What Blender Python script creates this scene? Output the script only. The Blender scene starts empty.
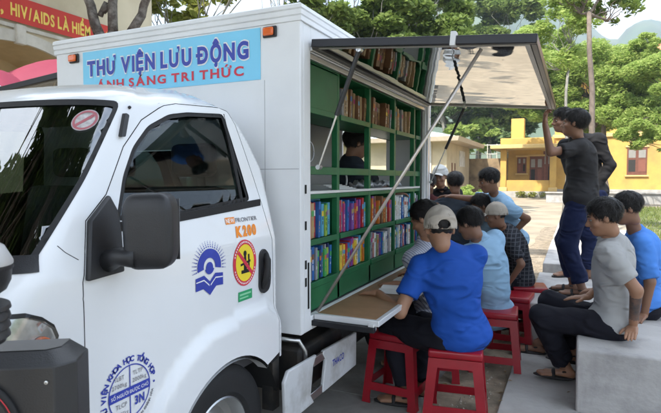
import bpy, bmesh, math, random
import numpy as np
from mathutils import Vector, Matrix
from mathutils.geometry import delaunay_2d_cdt
R = math.radians
random.seed(7); rng = np.random.default_rng(7)
S = bpy.context.scene; COL = S.collection

# ------------------------------------------------------------------ camera, sky, sun, exposure
CAM_H = 1.45; FPX = 527.0; YAW = R(24.9); PITCH = R(3.0)
cd = bpy.data.cameras.new('camera'); cam = bpy.data.objects.new('camera', cd); COL.objects.link(cam); S.camera = cam
cam.location = (0, 0, CAM_H); cam.rotation_euler = (math.pi/2 - PITCH, 0, YAW)
cd.sensor_width = 36; cd.lens = 36*FPX/661; cd.clip_start = .05; cd.clip_end = 6000
cd.dof.use_dof = True; cd.dof.focus_distance = 3.0; cd.dof.aperture_fstop = 9
SUN_EL, SUN_AZ = 52, 197          # azimuth the light comes FROM, clockwise from +Y
W = bpy.data.worlds.new('World'); S.world = W; W.use_nodes = True
nt = W.node_tree; bg = nt.nodes['Background']
sk = nt.nodes.new('ShaderNodeTexSky'); sk.sky_type = 'NISHITA'; sk.sun_disc = False
sk.sun_elevation = R(SUN_EL); sk.sun_rotation = R(SUN_AZ); sk.dust_density = 4; sk.air_density = 1.2; sk.ozone_density = 1.5
tc = nt.nodes.new('ShaderNodeTexCoord'); mp = nt.nodes.new('ShaderNodeMapping'); mp.inputs['Scale'].default_value = (1, 1, 2.6)
nz = nt.nodes.new('ShaderNodeTexNoise'); nz.inputs['Scale'].default_value = 2.1; nz.inputs['Detail'].default_value = 7; nz.inputs['Roughness'].default_value = .55
rp = nt.nodes.new('ShaderNodeValToRGB'); rp.color_ramp.elements[0].position = .36; rp.color_ramp.elements[1].position = .60
mx = nt.nodes.new('ShaderNodeMix'); mx.data_type = 'RGBA'; mx.inputs[7].default_value = (9.0, 9.1, 9.4, 1)
nt.links.new(tc.outputs['Generated'], mp.inputs[0]); nt.links.new(mp.outputs[0], nz.inputs['Vector']); nt.links.new(nz.outputs[0], rp.inputs[0])
nt.links.new(rp.outputs[0], mx.inputs[0]); nt.links.new(sk.outputs[0], mx.inputs[6]); nt.links.new(mx.outputs[2], bg.inputs[0])
bg.inputs[1].default_value = .12
sl = bpy.data.lights.new('sun', 'SUN'); sl.energy = 5.0; sl.angle = R(.8); sl.color = (1, .94, .84)
sun = bpy.data.objects.new('sun', sl); COL.objects.link(sun)
_a = R(SUN_AZ); sd = Vector((math.sin(_a)*math.cos(R(SUN_EL)), math.cos(_a)*math.cos(R(SUN_EL)), math.sin(R(SUN_EL))))
sun.rotation_euler = sd.to_track_quat('Z', 'Y').to_euler()
S.view_settings.view_transform = 'Standard'; S.view_settings.look = 'None'; S.view_settings.gamma = 1; S.view_settings.exposure = 2.05
S.render.engine = 'CYCLES'; S.cycles.max_bounces = 8; S.cycles.transparent_max_bounces = 12

# ------------------------------------------------------------------ helpers
_f = np.array([-math.sin(YAW)*math.cos(PITCH), math.cos(YAW)*math.cos(PITCH), -math.sin(PITCH)])
_r = np.array([math.cos(YAW), math.sin(YAW), 0]); _u = np.cross(_r, _f)
def ray(x, y): return _f + _r*(x-330.5)/FPX - _u*(y-206.5)/FPX
def at(x, y, d): return Vector(np.array([0, 0, CAM_H]) + ray(x, y)*d)      # a measured point of the photo at a depth in metres

MATS = {}
def mat(name, col, rough=.6, metal=0, var=.06, scale=6, bump=0, bscale=60, coat=0, spec=.5, dirt=None, dscale=2, sub=0, trans=0, alpha=1):
    if name in MATS: return MATS[name]
    m = bpy.data.materials.new(name); m.use_nodes = True; n = m.node_tree; b = n.nodes['Principled BSDF']; L = n.links
    b.inputs['Roughness'].default_value = rough; b.inputs['Metallic'].default_value = metal; b.inputs['Specular IOR Level'].default_value = spec
    b.inputs['Coat Weight'].default_value = coat; b.inputs['Coat Roughness'].default_value = .06
    if sub: b.inputs['Subsurface Weight'].default_value = sub; b.inputs['Subsurface Radius'].default_value = (.012, .005, .003); b.inputs['Subsurface Scale'].default_value = 1
    if trans: b.inputs['Transmission Weight'].default_value = trans
    tx = n.nodes.new('ShaderNodeTexCoord'); no = n.nodes.new('ShaderNodeTexNoise'); no.inputs['Scale'].default_value = scale; no.inputs['Detail'].default_value = 6
    L.new(tx.outputs['Object'], no.inputs['Vector'])
    hs = n.nodes.new('ShaderNodeMapRange'); hs.inputs[1].default_value = .3; hs.inputs[2].default_value = .7; hs.inputs[3].default_value = 1-var; hs.inputs[4].default_value = 1+var
    L.new(no.outputs[0], hs.inputs[0])
    mu = n.nodes.new('ShaderNodeVectorMath'); mu.operation = 'SCALE'; mu.inputs[0].default_value = col[:3]; L.new(hs.outputs[0], mu.inputs['Scale'])
    out = mu.outputs[0]
    if dirt:
        n2 = n.nodes.new('ShaderNodeTexNoise'); n2.inputs['Scale'].default_value = dscale; n2.inputs['Detail'].default_value = 9; n2.inputs['Roughness'].default_value = .62
        L.new(tx.outputs['Object'], n2.inputs['Vector'])
        cr = n.nodes.new('ShaderNodeValToRGB'); cr.color_ramp.elements[0].position = .45; cr.color_ramp.elements[1].position = .68; L.new(n2.outputs[0], cr.inputs[0])
        mi = n.nodes.new('ShaderNodeMix'); mi.data_type = 'RGBA'; mi.inputs[7].default_value = (*dirt, 1); L.new(cr.outputs[0], mi.inputs[0]); L.new(out, mi.inputs[6]); out = mi.outputs[2]
    L.new(out, b.inputs['Base Color'])
    if bump:
        n3 = n.nodes.new('ShaderNodeTexNoise'); n3.inputs['Scale'].default_value = bscale; n3.inputs['Detail'].default_value = 5; L.new(tx.outputs['Object'], n3.inputs['Vector'])
        bp = n.nodes.new('ShaderNodeBump'); bp.inputs['Strength'].default_value = bump; bp.inputs['Distance'].default_value = .01; L.new(n3.outputs[0], bp.inputs['Height']); L.new(bp.outputs[0], b.inputs['Normal'])
    MATS[name] = m; return m

def glass_mat(name, tint, refl=.12):
    if name in MATS: return MATS[name]
    m = bpy.data.materials.new(name); m.use_nodes = True; n = m.node_tree; L = n.links
    for x in list(n.nodes): n.nodes.remove(x)
    o = n.nodes.new('ShaderNodeOutputMaterial'); t = n.nodes.new('ShaderNodeBsdfTransparent'); t.inputs[0].default_value = (*tint, 1)
    g = n.nodes.new('ShaderNodeBsdfGlossy'); g.inputs['Roughness'].default_value = .01
    fr = n.nodes.new('ShaderNodeFresnel'); fr.inputs[0].default_value = 1.55
    ad = n.nodes.new('ShaderNodeMath'); ad.operation = 'ADD'; ad.inputs[1].default_value = refl; ad.use_clamp = True; L.new(fr.outputs[0], ad.inputs[0])
    mi = n.nodes.new('ShaderNodeMixShader'); L.new(ad.outputs[0], mi.inputs[0]); L.new(t.outputs[0], mi.inputs[1]); L.new(g.outputs[0], mi.inputs[2]); L.new(mi.outputs[0], o.inputs[0])
    MATS[name] = m; return m

def leaf_mat(name, c1, c2, tr=.35):
    if name in MATS: return MATS[name]
    m = bpy.data.materials.new(name); m.use_nodes = True; n = m.node_tree; L = n.links; b = n.nodes['Principled BSDF']; o = n.nodes['Material Output']
    g = n.nodes.new('ShaderNodeNewGeometry'); mi = n.nodes.new('ShaderNodeMix'); mi.data_type = 'RGBA'; mi.inputs[6].default_value = (*c1, 1); mi.inputs[7].default_value = (*c2, 1)
    L.new(g.outputs['Random Per Island'], mi.inputs[0]); L.new(mi.outputs[2], b.inputs['Base Color']); b.inputs['Roughness'].default_value = .55; b.inputs['Specular IOR Level'].default_value = .25
    t = n.nodes.new('ShaderNodeBsdfTranslucent'); L.new(mi.outputs[2], t.inputs[0]); ms = n.nodes.new('ShaderNodeMixShader'); ms.inputs[0].default_value = tr
    L.new(b.outputs[0], ms.inputs[1]); L.new(t.outputs[0], ms.inputs[2]); L.new(ms.outputs[0], o.inputs[0]); MATS[name] = m; return m

def link(name, V, F, m, parent=None, smooth=False, loc=None):
    me = bpy.data.meshes.new(name); me.from_pydata([tuple(v) for v in V], [], [tuple(int(i) for i in f) for f in F]); me.update()
    ms = m if isinstance(m, (list, tuple)) else [m]
    for x in ms: me.materials.append(x)
    if smooth: me.shade_smooth()
    o = bpy.data.objects.new(name, me); COL.objects.link(o)
    if parent: o.parent = parent
    if loc is not None: o.location = loc
    return o

class MB:
    def __init__(s): s.v = []; s.f = []; s.mi = []
    def add(s, V, F, mi=0):
        k = len(s.v); s.v += [tuple(p) for p in V]; s.f += [tuple(k+i for i in f) for f in F]; s.mi += [mi]*len(F); return s
    def box(s, lo, hi, mi=0, M=None):
        x0, y0, z0 = lo; x1, y1, z1 = hi
        V = [Vector(p) for p in ((x0,y0,z0),(x1,y0,z0),(x1,y1,z0),(x0,y1,z0),(x0,y0,z1),(x1,y0,z1),(x1,y1,z1),(x0,y1,z1))]
        if M is not None: V = [M @ p for p in V]
        return s.add(V, [(3,2,1,0),(4,5,6,7),(0,1,5,4),(1,2,6,5),(2,3,7,6),(3,0,4,7)], mi)
    def hull8(s, V, mi=0): return s.add(V, [(3,2,1,0),(4,5,6,7),(0,1,5,4),(1,2,6,5),(2,3,7,6),(3,0,4,7)], mi)
    def tube(s, pts, rad, n=8, mi=0, cap=True):
        pts = [Vector(p) for p in pts]; rad = rad if hasattr(rad, '__len__') else [rad]*len(pts); V = []; F = []
        ref = None
        for i, p in enumerate(pts):
            d = (pts[min(i+1, len(pts)-1)] - pts[max(i-1, 0)])
            d = d.normalized() if d.length > 1e-9 else Vector((0, 0, 1))
            if ref is None: ref = d.orthogonal().normalized()
            ref = (ref - d*ref.dot(d)); ref = ref.normalized() if ref.length > 1e-6 else d.orthogonal().normalized()
            b = d.cross(ref)
            for j in range(n):
                a = 2*math.pi*j/n; V.append(p + (ref*math.cos(a) + b*math.sin(a))*rad[i])
        for i in range(len(pts)-1):
            for j in range(n): F.append((i*n+j, i*n+(j+1) % n, (i+1)*n+(j+1) % n, (i+1)*n+j))
        if cap: F.append(tuple(range(n-1, -1, -1))); F.append(tuple(range((len(pts)-1)*n, len(pts)*n)))
        return s.add(V, F, mi)
    def lathe(s, prof, M=None, n=32, mi=0):
        V = []; F = []
        for r, z in prof:
            for j in range(n): a = 2*math.pi*j/n; V.append(Vector((r*math.cos(a), r*math.sin(a), z)))
        if M is not None: V = [M @ p for p in V]
        for i in range(len(prof)-1):
            for j in range(n): F.append((i*n+j, i*n+(j+1) % n, (i+1)*n+(j+1) % n, (i+1)*n+j))
        return s.add(V, F, mi)
    def prism(s, poly, fn0, fn1, mi=0):      # polygon (2d) mapped by fn0 and fn1 to two faces
        n = len(poly); V = [fn0(*p) for p in poly] + [fn1(*p) for p in poly]
        return s.add(V, [tuple(range(n-1, -1, -1)), tuple(range(n, 2*n))] + [(i, (i+1) % n, n+(i+1) % n, n+i) for i in range(n)], mi)
    def out(s, name, m, parent=None, smooth=False, bevel=0, loc=None, seg=2, auto=None):
        o = link(name, s.v, s.f, m, parent, smooth, loc)
        if any(s.mi): o.data.polygons.foreach_set('material_index', s.mi)
        if bevel:
            b = o.modifiers.new('bevel', 'BEVEL'); b.width = bevel; b.segments = seg; b.limit_method = 'ANGLE'; b.angle_limit = R(35); b.harden_normals = False
            o.data.shade_smooth(); o.data.set_sharp_from_angle(angle=R(40))
        if auto: o.data.shade_smooth(); o.data.set_sharp_from_angle(angle=R(auto))
        return o

def tag(o, label=None, cat=None, group=None, kind=None):
    if label: o['label'] = label
    if cat: o['category'] = cat
    if group: o['group'] = group
    if kind: o['kind'] = kind
    return o
def empty(name, loc, label, cat, group=None, rz=0):
    o = bpy.data.objects.new(name, None); COL.objects.link(o); o.location = loc; o.rotation_euler = (0, 0, rz); o.empty_display_size = .1
    return tag(o, label, cat, group)
def keep(o, parent):          # parent a mesh built in world coordinates under an Empty that stands elsewhere
    o.parent = parent; o.matrix_parent_inverse = Matrix.Translation(parent.location).inverted(); return o
def copy_tree(o, parent=None):
    c = o.copy(); COL.objects.link(c)
    if parent is not None: c.parent = parent
    for ch in list(o.children): copy_tree(ch, c)
    return c

# lettering: glyphs from the built-in font, laid out one by one so that the Vietnamese letters come out whole
_G = {}
_H = {'A': (.06, .94, 'b'), 'N': (.1, .9, 'tb'), 'H': (.1, .9, 'tb'), 'T': (.5, .5, 'b'), 'R': (.12, .92, 'b'), 'I': (.5, .5, 'tb'), 'U': (.12, .88, 't'), 'Ư': (.1, .72, 't'), 'K': (.12, .9, 'tb')}
def glyph(ch, off):
    key = (ch, off)
    if key in _G: return _G[key]
    base = {'Đ': 'D', 'Ợ': 'Ơ'}.get(ch, ch)
    cu = bpy.data.curves.new('glyph', 'FONT'); cu.body = base; cu.offset = off; cu.resolution_u = 4
    o = bpy.data.objects.new('glyph', cu); me = o.to_mesh()
    V = [(v.co.x, v.co.y, 0.0) for v in me.vertices]; F = [tuple(p.vertices) for p in me.polygons]; o.to_mesh_clear(); bpy.data.objects.remove(o); bpy.data.curves.remove(cu)
    x0 = min(v[0] for v in V); V = [(v[0]-x0, v[1], 0.0) for v in V]; w = max(v[0] for v in V)
    def bar(a, b, c, d):
        k = len(V); V.extend([(a, c, 1.0), (b, c, 1.0), (b, d, 1.0), (a, d, 1.0)]); F.append((k, k+1, k+2, k+3))
    if ch == 'Đ': bar(-.09, w*.5, .31-off, .38+off)
    if ch == 'Ợ': bar(w*.33, w*.33+.09+off, -.17, -.08+off)
    _G[key] = (V, F, w); return _G[key]
def text(body, off=.0, space=.09, serif=False, sx=1.0):
    V = []; F = []; x = 0
    for ch in body:
        if ch == ' ': x += .27; continue
        v, f, w = glyph(ch, off); k = len(V); V += [((p[0]+x)*1.0, p[1], p[2]) for p in v]; F += [tuple(k+i for i in q) for q in f]
        if serif:
            b = {'Á': 'A', 'Ứ': 'Ư'}.get(ch, ch)
            if b in _H:
                l, r_, wh = _H[b]
                for u in {l, r_}:
                    for c in wh:
                        y = 0 if c == 'b' else .70
                        k = len(V); xx = x+u*w; V += [(xx-.09, y-.025, 1.), (xx+.09, y-.025, 1.), (xx+.09, y+.02, 1.), (xx-.09, y+.02, 1.)]; F.append((k, k+1, k+2, k+3))
        x += w + space
    w = x - space
    return [(p[0]/w, p[1]/.72, p[2]) for p in V], F, w/.72       # unit width, cap height 1, natural width per height
def put_text(name, body, fn, m, parent, off=.0, space=.09, serif=False):
    V, F, w = text(body, off, space, serif); return link(name, [fn(a, b, c) for a, b, c in V], F, m, parent)

def smoothstep(a, b, x): t = min(1, max(0, (x-a)/(b-a))); return t*t*(3-2*t)
def inpoly(x, y, P):
    c = False; j = len(P)-1
    for i in range(len(P)):
        if (P[i][1] > y) != (P[j][1] > y) and x < (P[j][0]-P[i][0])*(y-P[i][1])/(P[j][1]-P[i][1]) + P[i][0]: c = not c
        j = i
    return c
def dens(P, h, closed=True):
    out = []; n = len(P)
    for i in range(n if closed else n-1):
        a, b = P[i], P[(i+1) % n]; k = max(1, int(math.ceil(math.dist(a, b)/h)))
        for j in range(k): out.append((a[0]+(b[0]-a[0])*j/k, a[1]+(b[1]-a[1])*j/k))
    if not closed: out.append(tuple(P[-1]))
    return out
def roundpoly(P, r, n=5):
    out = []; N = len(P)
    for i in range(N):
        p = Vector(P[i]); a = Vector(P[i-1])-p; b = Vector(P[(i+1) % N])-p; t = min(r, a.length*.45, b.length*.45)
        A = p+a.normalized()*t; B = p+b.normalized()*t
        for k in range(n+1): s_ = k/n; q = A*(1-s_)**2 + p*2*s_*(1-s_) + B*s_**2; out.append((q.x, q.y))
    return out
class VL(list): N = None
def patch(outer, holes, fn, h=.03, edge=.02):      # a panel: outline with holes in a flat domain, mapped on to the body surface
    loops = [dens(outer, edge)] + [dens(q, edge) for q in holes]; vs = []; es = []
    for lp in loops:
        k = len(vs); vs += lp; es += [(k+i, k+(i+1) % len(lp)) for i in range(len(lp))]
    xs = [p[0] for p in outer]; ys = [p[1] for p in outer]; nx = int((max(xs)-min(xs))/h)+1; ny = int((max(ys)-min(ys))/h)+1
    bnd = np.array(vs)
    for i in range(nx+1):
        for j in range(ny+1):
            x = min(xs)+(i+.5*(j % 2))*h; y = min(ys)+j*h*.9
            if inpoly(x, y, outer) and not any(inpoly(x, y, q) for q in holes) and np.min(np.hypot(bnd[:, 0]-x, bnd[:, 1]-y)) > h*.45: vs.append((x, y))
    r = delaunay_2d_cdt([Vector(p) for p in vs], es, [], 0, 1e-6); V2, T = r[0], r[2]; F = []
    for t in T:
        c = sum((V2[i] for i in t), Vector((0, 0)))/len(t)
        if inpoly(c.x, c.y, outer) and not any(inpoly(c.x, c.y, q) for q in holes): F.append(tuple(t))
    out = VL(fn(p.x, p.y) for p in V2); out.N = []
    for p, P in zip(V2, out):
        e = .004; n = (fn(p.x+e, p.y)-fn(p.x-e, p.y)).cross(fn(p.x, p.y+e)-fn(p.x, p.y-e)); out.N.append(n.normalized() if n.length > 1e-12 else Vector((0, 0, 0)))
    return out, F

# ------------------------------------------------------------------ materials
M_white = mat('cab_white_paint', (.76, .77, .78), .25, coat=.7, var=.008)
M_box = mat('box_white_sheet', (.76, .77, .78), .42, var=.015, scale=2, bump=.04, bscale=3, dirt=(.70, .71, .72), dscale=3)
M_black = mat('black_plastic', (.018, .018, .02), .42, var=.1, bump=.15, bscale=400)
M_rubber = mat('black_rubber', (.012, .012, .013), .7, var=.15, bump=.1, bscale=120)
M_liner = mat('dark_gap', (.01, .01, .01), .9)
M_alu = mat('aluminium', (.62, .62, .61), .35, metal=1, var=.05)
M_dalu = mat('black_anodised', (.03, .03, .033), .35, metal=.6)
M_chassis = mat('chassis_black', (.02, .02, .02), .6, var=.3, dirt=(.06, .05, .04), dscale=8)
M_green = mat('green_painted_steel', (.012, .12, .043), .38, var=.06, dirt=(.02, .16, .06), dscale=5)
M_wood = mat('laminated_wood', (.30, .17, .085), .45, var=.12, scale=14)
M_blue = mat('decal_blue', (.03, .05, .36), .45); M_cyan = mat('decal_sky_blue', (.22, .62, .86), .5, var=.02)
M_red = mat('decal_red', (.62, .03, .06), .5); M_orange = mat('decal_orange', (.85, .25, .01), .4); M_yellow = mat('decal_yellow', (.85, .65, .03), .5)
M_grey = mat('decal_grey', (.25, .25, .27), .4, metal=.4); M_dgreen = mat('decal_green', (.02, .32, .12), .5); M_dwhite = mat('decal_white', (.82, .82, .82), .5)
M_amber = mat('amber_lens', (.75, .13, .01), .15, coat=.6); M_stool = mat('red_moulded_plastic', (.29, .006, .016), .30, var=.10, spec=.5, bump=.05, bscale=30)
M_interior = mat('cab_interior_grey', (.07, .07, .075), .8, bump=.2, bscale=200)
G_door = glass_mat('tinted_side_glass', (.38, .52, .47), .035); G_ws = glass_mat('windscreen_glass', (.42, .48, .46), .22); G_clear = glass_mat('lamp_glass', (.9, .93, .95), .08)

# ------------------------------------------------------------------ the truck: cab surface
WC = (1.76, .33)      # front wheel centre (Y, z)
def _cab(z):
    w = .81 - .20*max(0, z-1.17) - .012*max(0, (abs(z-.85)-.15)/.4)**2
    yf = np.interp(z, [.3, .75, .95, 1.06, 1.14, 1.20, 1.24, 1.72, 1.78, 1.90], [.62, .585, .60, .64, .70, .77, .82, 1.20, 1.26, 1.42])
    s0 = np.interp(z, [.3, .95, 1.10, 1.24, 1.72, 1.90], [.93, .93, .96, 1.03, 1.40, 1.58])
    n = np.interp(z, [.3, .95, 1.2, 1.72], [3.2, 3.2, 2.9, 2.6])
    if z > 1.74: i = .15*(1-math.sqrt(max(0, 1-((z-1.74)/.105)**2))); w -= i
    return w, float(yf), float(s0), float(n)
_TH = np.linspace(0, math.pi/2, 160); _cache = {}
def PS(u, z, off=0.0):
    w, yf, s0, n = _cab(z)
    if u >= 0:
        Y = s0+u; x = w
        d = math.hypot(Y-WC[0], z-WC[1])
        if z < 1.0 and Y > 1.3:
            dd = d if Y < 1.82 else max(d*.86, abs(z-WC[1])*.98)
            x += .030*smoothstep(.56, .50, dd)
        yr = np.interp(z, [.4, 1.5, 1.62, 1.75, 1.80, 1.845], [2.22, 2.22, 2.17, 2.09, 1.98, 1.88])
        x -= .05*smoothstep(yr-.07, yr+.01, Y)
        nx, ny = 1, 0
    else:
        key = round(z, 4)
        if key not in _cache:
            X = w*np.cos(_TH)**(2/n); Yv = s0-(s0-yf)*np.sin(_TH)**(2/n); L = np.concatenate([[0], np.cumsum(np.hypot(np.diff(X), np.diff(Yv)))])
            _cache[key] = (X, Yv, L/L[-1])
        X, Yv, L = _cache[key]; q = min(1, -u)
        x = float(np.interp(q, L, X)); Y = float(np.interp(q, L, Yv)); x2 = float(np.interp(q+.01, L, X)); y2 = float(np.interp(q+.01, L, Yv))
        if q > .985: nx, ny = 0, -1
        else:
            tx, ty = x2-x, y2-Y; l = math.hypot(tx, ty) or 1; nx, ny = -ty/l, tx/l
    if z > 1.72: z = 1.72+(z-1.72)*float(np.interp(Y, [1.2, 1.9], [.5, 1]))
    return Vector((-2.10+x+nx*off, Y+ny*off, z))
def PY(Y, z, off=0.0): return PS(Y-_cab(z)[2], z, off)
def PM(v, z, off=0.0):         # whole front: v from -1 (left) over 0 (middle) to 1 (right side begins)
    p = PS(-(1-abs(v)), z, off)
    if v < 0: p.x = -4.20-p.x
    return p

TX = -2.10
truck = empty('mobile_library_truck', (TX, 2.6, 0), 'white library truck with open side lids and a blue name panel above the cab', 'truck')
def tp(o, p=None):            # make o a part of the truck, or a sub-part of its part p
    if p is None: return keep(o, truck)
    o.parent = p; return o
def q2u(Y, z): return Y-_cab(z)[2]
# --- door, window and wheel arch outlines, in metres along and up the right side
DOOR = [(1.072, .40), (1.072, 1.15), (1.118, 1.325), (1.214, 1.402), (1.329, 1.56), (1.444, 1.663), (1.586, 1.737), (1.66, 1.757), (1.95, 1.770), (2.005, 1.76), (2.04, 1.70), (2.10, 1.351), (2.13, 1.16), (2.14, .62)]
ARC = [(WC[0]+.385*math.cos(t), WC[1]+.375*math.sin(t)) for t in np.linspace(R(45), R(172), 26)]
DOORO = DOOR + [(2.11, .602), ARC[0]] + ARC[1:-1] + [(WC[0]-.385, .40)]
WIN = roundpoly([(1.232, 1.315), (1.30, 1.46), (1.372, 1.560), (1.470, 1.643), (1.60, 1.700), (1.72, 1.722), (1.965, 1.742), (1.985, 1.56), (2.01, 1.352), (1.507, 1.312)], .025, 3)
def toU(P, ins=0): return [(q2u(Y, z), z) for Y, z in dens(P, .02)]
def side_fn(off, mirror=False):
    def f(u, z):
        p = PS(u, z, off)
        if mirror: p.x = 2*TX-p.x
        return p
    return f
def shrink(P, d):
    c = sum((Vector(p) for p in P), Vector((0, 0)))/len(P); n = len(P); out = []
    for i in range(n):
        a = Vector(P[i-1]); b = Vector(P[i]); e = Vector(P[(i+1) % n]); t1 = (b-a); t2 = (e-b)
        t = (t1.normalized() if t1.length else t1)+(t2.normalized() if t2.length else t2)
        if t.length < 1e-6: out.append(tuple(b)); continue
        nn = Vector((-t.y, t.x)).normalized(); sgn = 1 if inpoly(b.x+nn.x*.004, b.y+nn.y*.004, P) else -1; out.append((b.x+nn.x*d*sgn, b.y+nn.y*d*sgn))
    return out
# windscreen outline on the front (v, z)
WSP = roundpoly([(-.955, 1.713), (.955, 1.713), (.945, 1.45), (.905, 1.215), (-.905, 1.215), (-.945, 1.45)], .03, 4)
YR = lambda z: float(np.interp(z, [.4, 1.5, 1.62, 1.75, 1.80, 1.845], [2.22, 2.22, 2.17, 2.09, 1.98, 1.88]))
def joined(parts):
    V = VL(); V.N = []; F = []
    for v, f in parts:
        k = len(V); V.N += getattr(v, 'N', None) or [Vector((0, 0, 0))]*len(v); V += v; F += [tuple(k+i for i in q) for q in f]
    return V, F
def soft(o, V):          # smooth normals taken from the curved body surface itself
    me = o.data; c = Vector((TX, 1.7, 1.0)); N = []
    for v, n in zip(V, V.N):
        if n.length > .5 and n.dot(Vector(v)-c) < 0: n = -n
        N.append(n)
    bm = bmesh.new(); bm.from_mesh(me); bm.faces.ensure_lookup_table()
    for f in bm.faces:
        m_ = sum((N[v.index] for v in f.verts), Vector((0, 0, 0)))
        if m_.length > .5 and f.normal.dot(m_) < 0: f.normal_flip()
    bm.to_mesh(me); bm.free(); me.shade_smooth(); me.normals_split_custom_set_from_vertices([tuple(n) for n in N])
def flip(vf): return vf
ZT = 1.842
front = patch([(-1, .33), (1, .33), (1, ZT), (-1, ZT)], [WSP], lambda v, z: PM(v, z), .017, .012)
sideO = [(q2u(.93, .33), .33), (q2u(1.072, .33), .33)] + toU(DOOR)[:-1] + [(q2u(2.14, .605), .605), (q2u(2.215, .605), .605)]
sideO = [(0, .33), (q2u(1.066, .33), .33)] + [(q2u(Y, z), z) for Y, z in dens(DOOR, .02, False)] + [(q2u(2.14, .605), .605), (q2u(2.215, .605), .605)] + [(q2u(YR(z), z), z) for z in np.arange(.63, 1.84, .03)] + [(q2u(YR(ZT), ZT), ZT), (0, ZT)]
sR = patch(sideO, [], side_fn(0), .018, .012); sL = patch(sideO, [], side_fn(0, True), .03, .02)
# roof skin and the rear panel that closes the cab
ring = [PS(u, ZT) for u in np.linspace(YR(ZT)-_cab(ZT)[2], 0, 12)] + [PM(v, ZT) for v in np.linspace(1, -1, 41)[1:]]
ringL = [Vector((2*TX-p.x, p.y, p.z)) for p in ring[:11]][::-1]; ring = ring + ringL
cen = Vector((TX, 1.7, 1.80)); rv = [cen]; rf = []; nr = len(ring)
for k in range(1, 6):
    for p in ring: rv.append(cen.lerp(p, k/5)+Vector((0, 0, .012*(1-(k/5)**2))))
for k in range(5):
    for j in range(nr-1):
        if k == 0: rf.append((0, 1+j, 2+j))
        else: rf.append((1+(k-1)*nr+j, 1+k*nr+j, 1+k*nr+j+1, 1+(k-1)*nr+j+1))
rearV = []; rearF = []
zz = list(np.arange(.605, 1.84, .04)) + [ZT]
for z in zz:
    p = PS(q2u(YR(z), z), z)
    for x in (p.x, p.x-.02, TX+(p.x-TX)*.45, TX-(p.x-TX)*.45, 2*TX-p.x+.02, 2*TX-p.x): rearV.append(Vector((x, p.y+(.02 if abs(x-TX) < abs(p.x-TX)-.01 else 0), p.z)))
for i in range(len(zz)-1):
    for j in range(5):
        if j == 2 and 1.18 < zz[i] < 1.60: continue      # rear window opening
        rearF.append((i*6+j, i*6+j+1, (i+1)*6+j+1, (i+1)*6+j))
V, F = joined([front, sR, flip(sL), (rv, rf), (rearV, rearF)])
cab = tp(link('cab_body', V, F, M_white, None, True))
soft(cab, V)
# dark seam liner behind door gap and wheel arch lips
for m in (False, True):
    V, F = patch(toU(shrink(DOOR+[(2.14, .60)], -.012)), [toU(shrink(WIN, .03))], side_fn(-.016, m), .05, .03)
    tp(link('seam_seal', V, [f for f in F if math.hypot(V[f[0]].y-WC[0], V[f[0]].z-WC[1]) > .40], M_liner), cab)
# hood seam and other thin joints on the surface
mb = MB()
mb.tube([PS(u, z, -.001) for u, z in zip(np.linspace(-.04, q2u(1.07, 1.215), 14), np.linspace(1.262, 1.215, 14))], .0018, 5)
tp(mb.out('panel_joint', M_liner), cab); mb = MB()
mb.tube([PS(u, .72, -.001) for u in np.linspace(0, q2u(1.07, .72), 12)], .002, 5)
tp(mb.out('panel_joint', M_liner), cab)

doorO = shrink([p for p in DOOR[:-1]] + [(2.14, .625)] + [p for p in ARC] + [(WC[0]-.385, .40)], .0035)
def wheel_lip(fn, name, par):
    mb = MB(); A = [fn(q2u(WC[0]+.375*math.cos(t), WC[1]+.365*math.sin(t)), WC[1]+.365*math.sin(t)) for t in np.linspace(R(44), R(172), 30)]
    B = [Vector((p.x-.05*(1 if p.x > TX else -1), WC[0]+(p.y-WC[0])*1.0, p.z)) for p in A]; n = len(A)
    mb.add(A+B, [(i, i+1, n+i+1, n+i) for i in range(n-1)]); return tp(mb.out(name, M_white, smooth=True), par)
def make_door(mir):
    V, F = patch(toU(doorO), [toU(WIN)], side_fn(0, mir), .028, .018); Vd = V
    d = tp(link('door', V, F, M_white, None, True)); soft(d, Vd)
    V, F = patch(toU(WIN), [], side_fn(-.014, mir), .05, .02); tp(link('window', V, F, G_door, None, True), d)
    fr = patch(toU(WIN), [toU(shrink(WIN, .017))], side_fn(-.004, mir), .02, .015); tp(link('window_seal', fr[0], fr[1], M_rubber, None, True), d)
    mb = MB(); pl = [PY(Y, z, .006) for Y, z in zip(np.linspace(1.24, 2.085, 30), np.interp(np.linspace(1.24, 2.085, 30), [1.24, 1.507, 2.085], [1.296, 1.306, 1.34]))]
    if mir: pl = [Vector((2*TX-p.x, p.y, p.z)) for p in pl]
    for i in range(len(pl)-1):
        a, b = pl[i], pl[i+1]; o = -.014 if not mir else .014
        mb.hull8([a+Vector((0, 0, -.014)), b+Vector((0, 0, -.014)), b+Vector((o, 0, -.014)), a+Vector((o, 0, -.014)), a+Vector((0, 0, .016)), b+Vector((0, 0, .016)), b+Vector((o, 0, .016)), a+Vector((o, 0, .016))])
    tp(mb.out('belt_trim', M_rubber), d)
    wheel_lip(side_fn(-.001, mir), 'arch_lip', d)
    return d
doorR = make_door(False); doorL = make_door(True)
# thin divider near the rear edge of the side glass
mb = MB(); mb.tube([PY(Y, z, -.008) for Y, z in zip(np.linspace(1.955, 1.972, 8), np.linspace(1.345, 1.74, 8))], .009, 6); tp(mb.out('window_divider', M_rubber), doorR)
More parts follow.
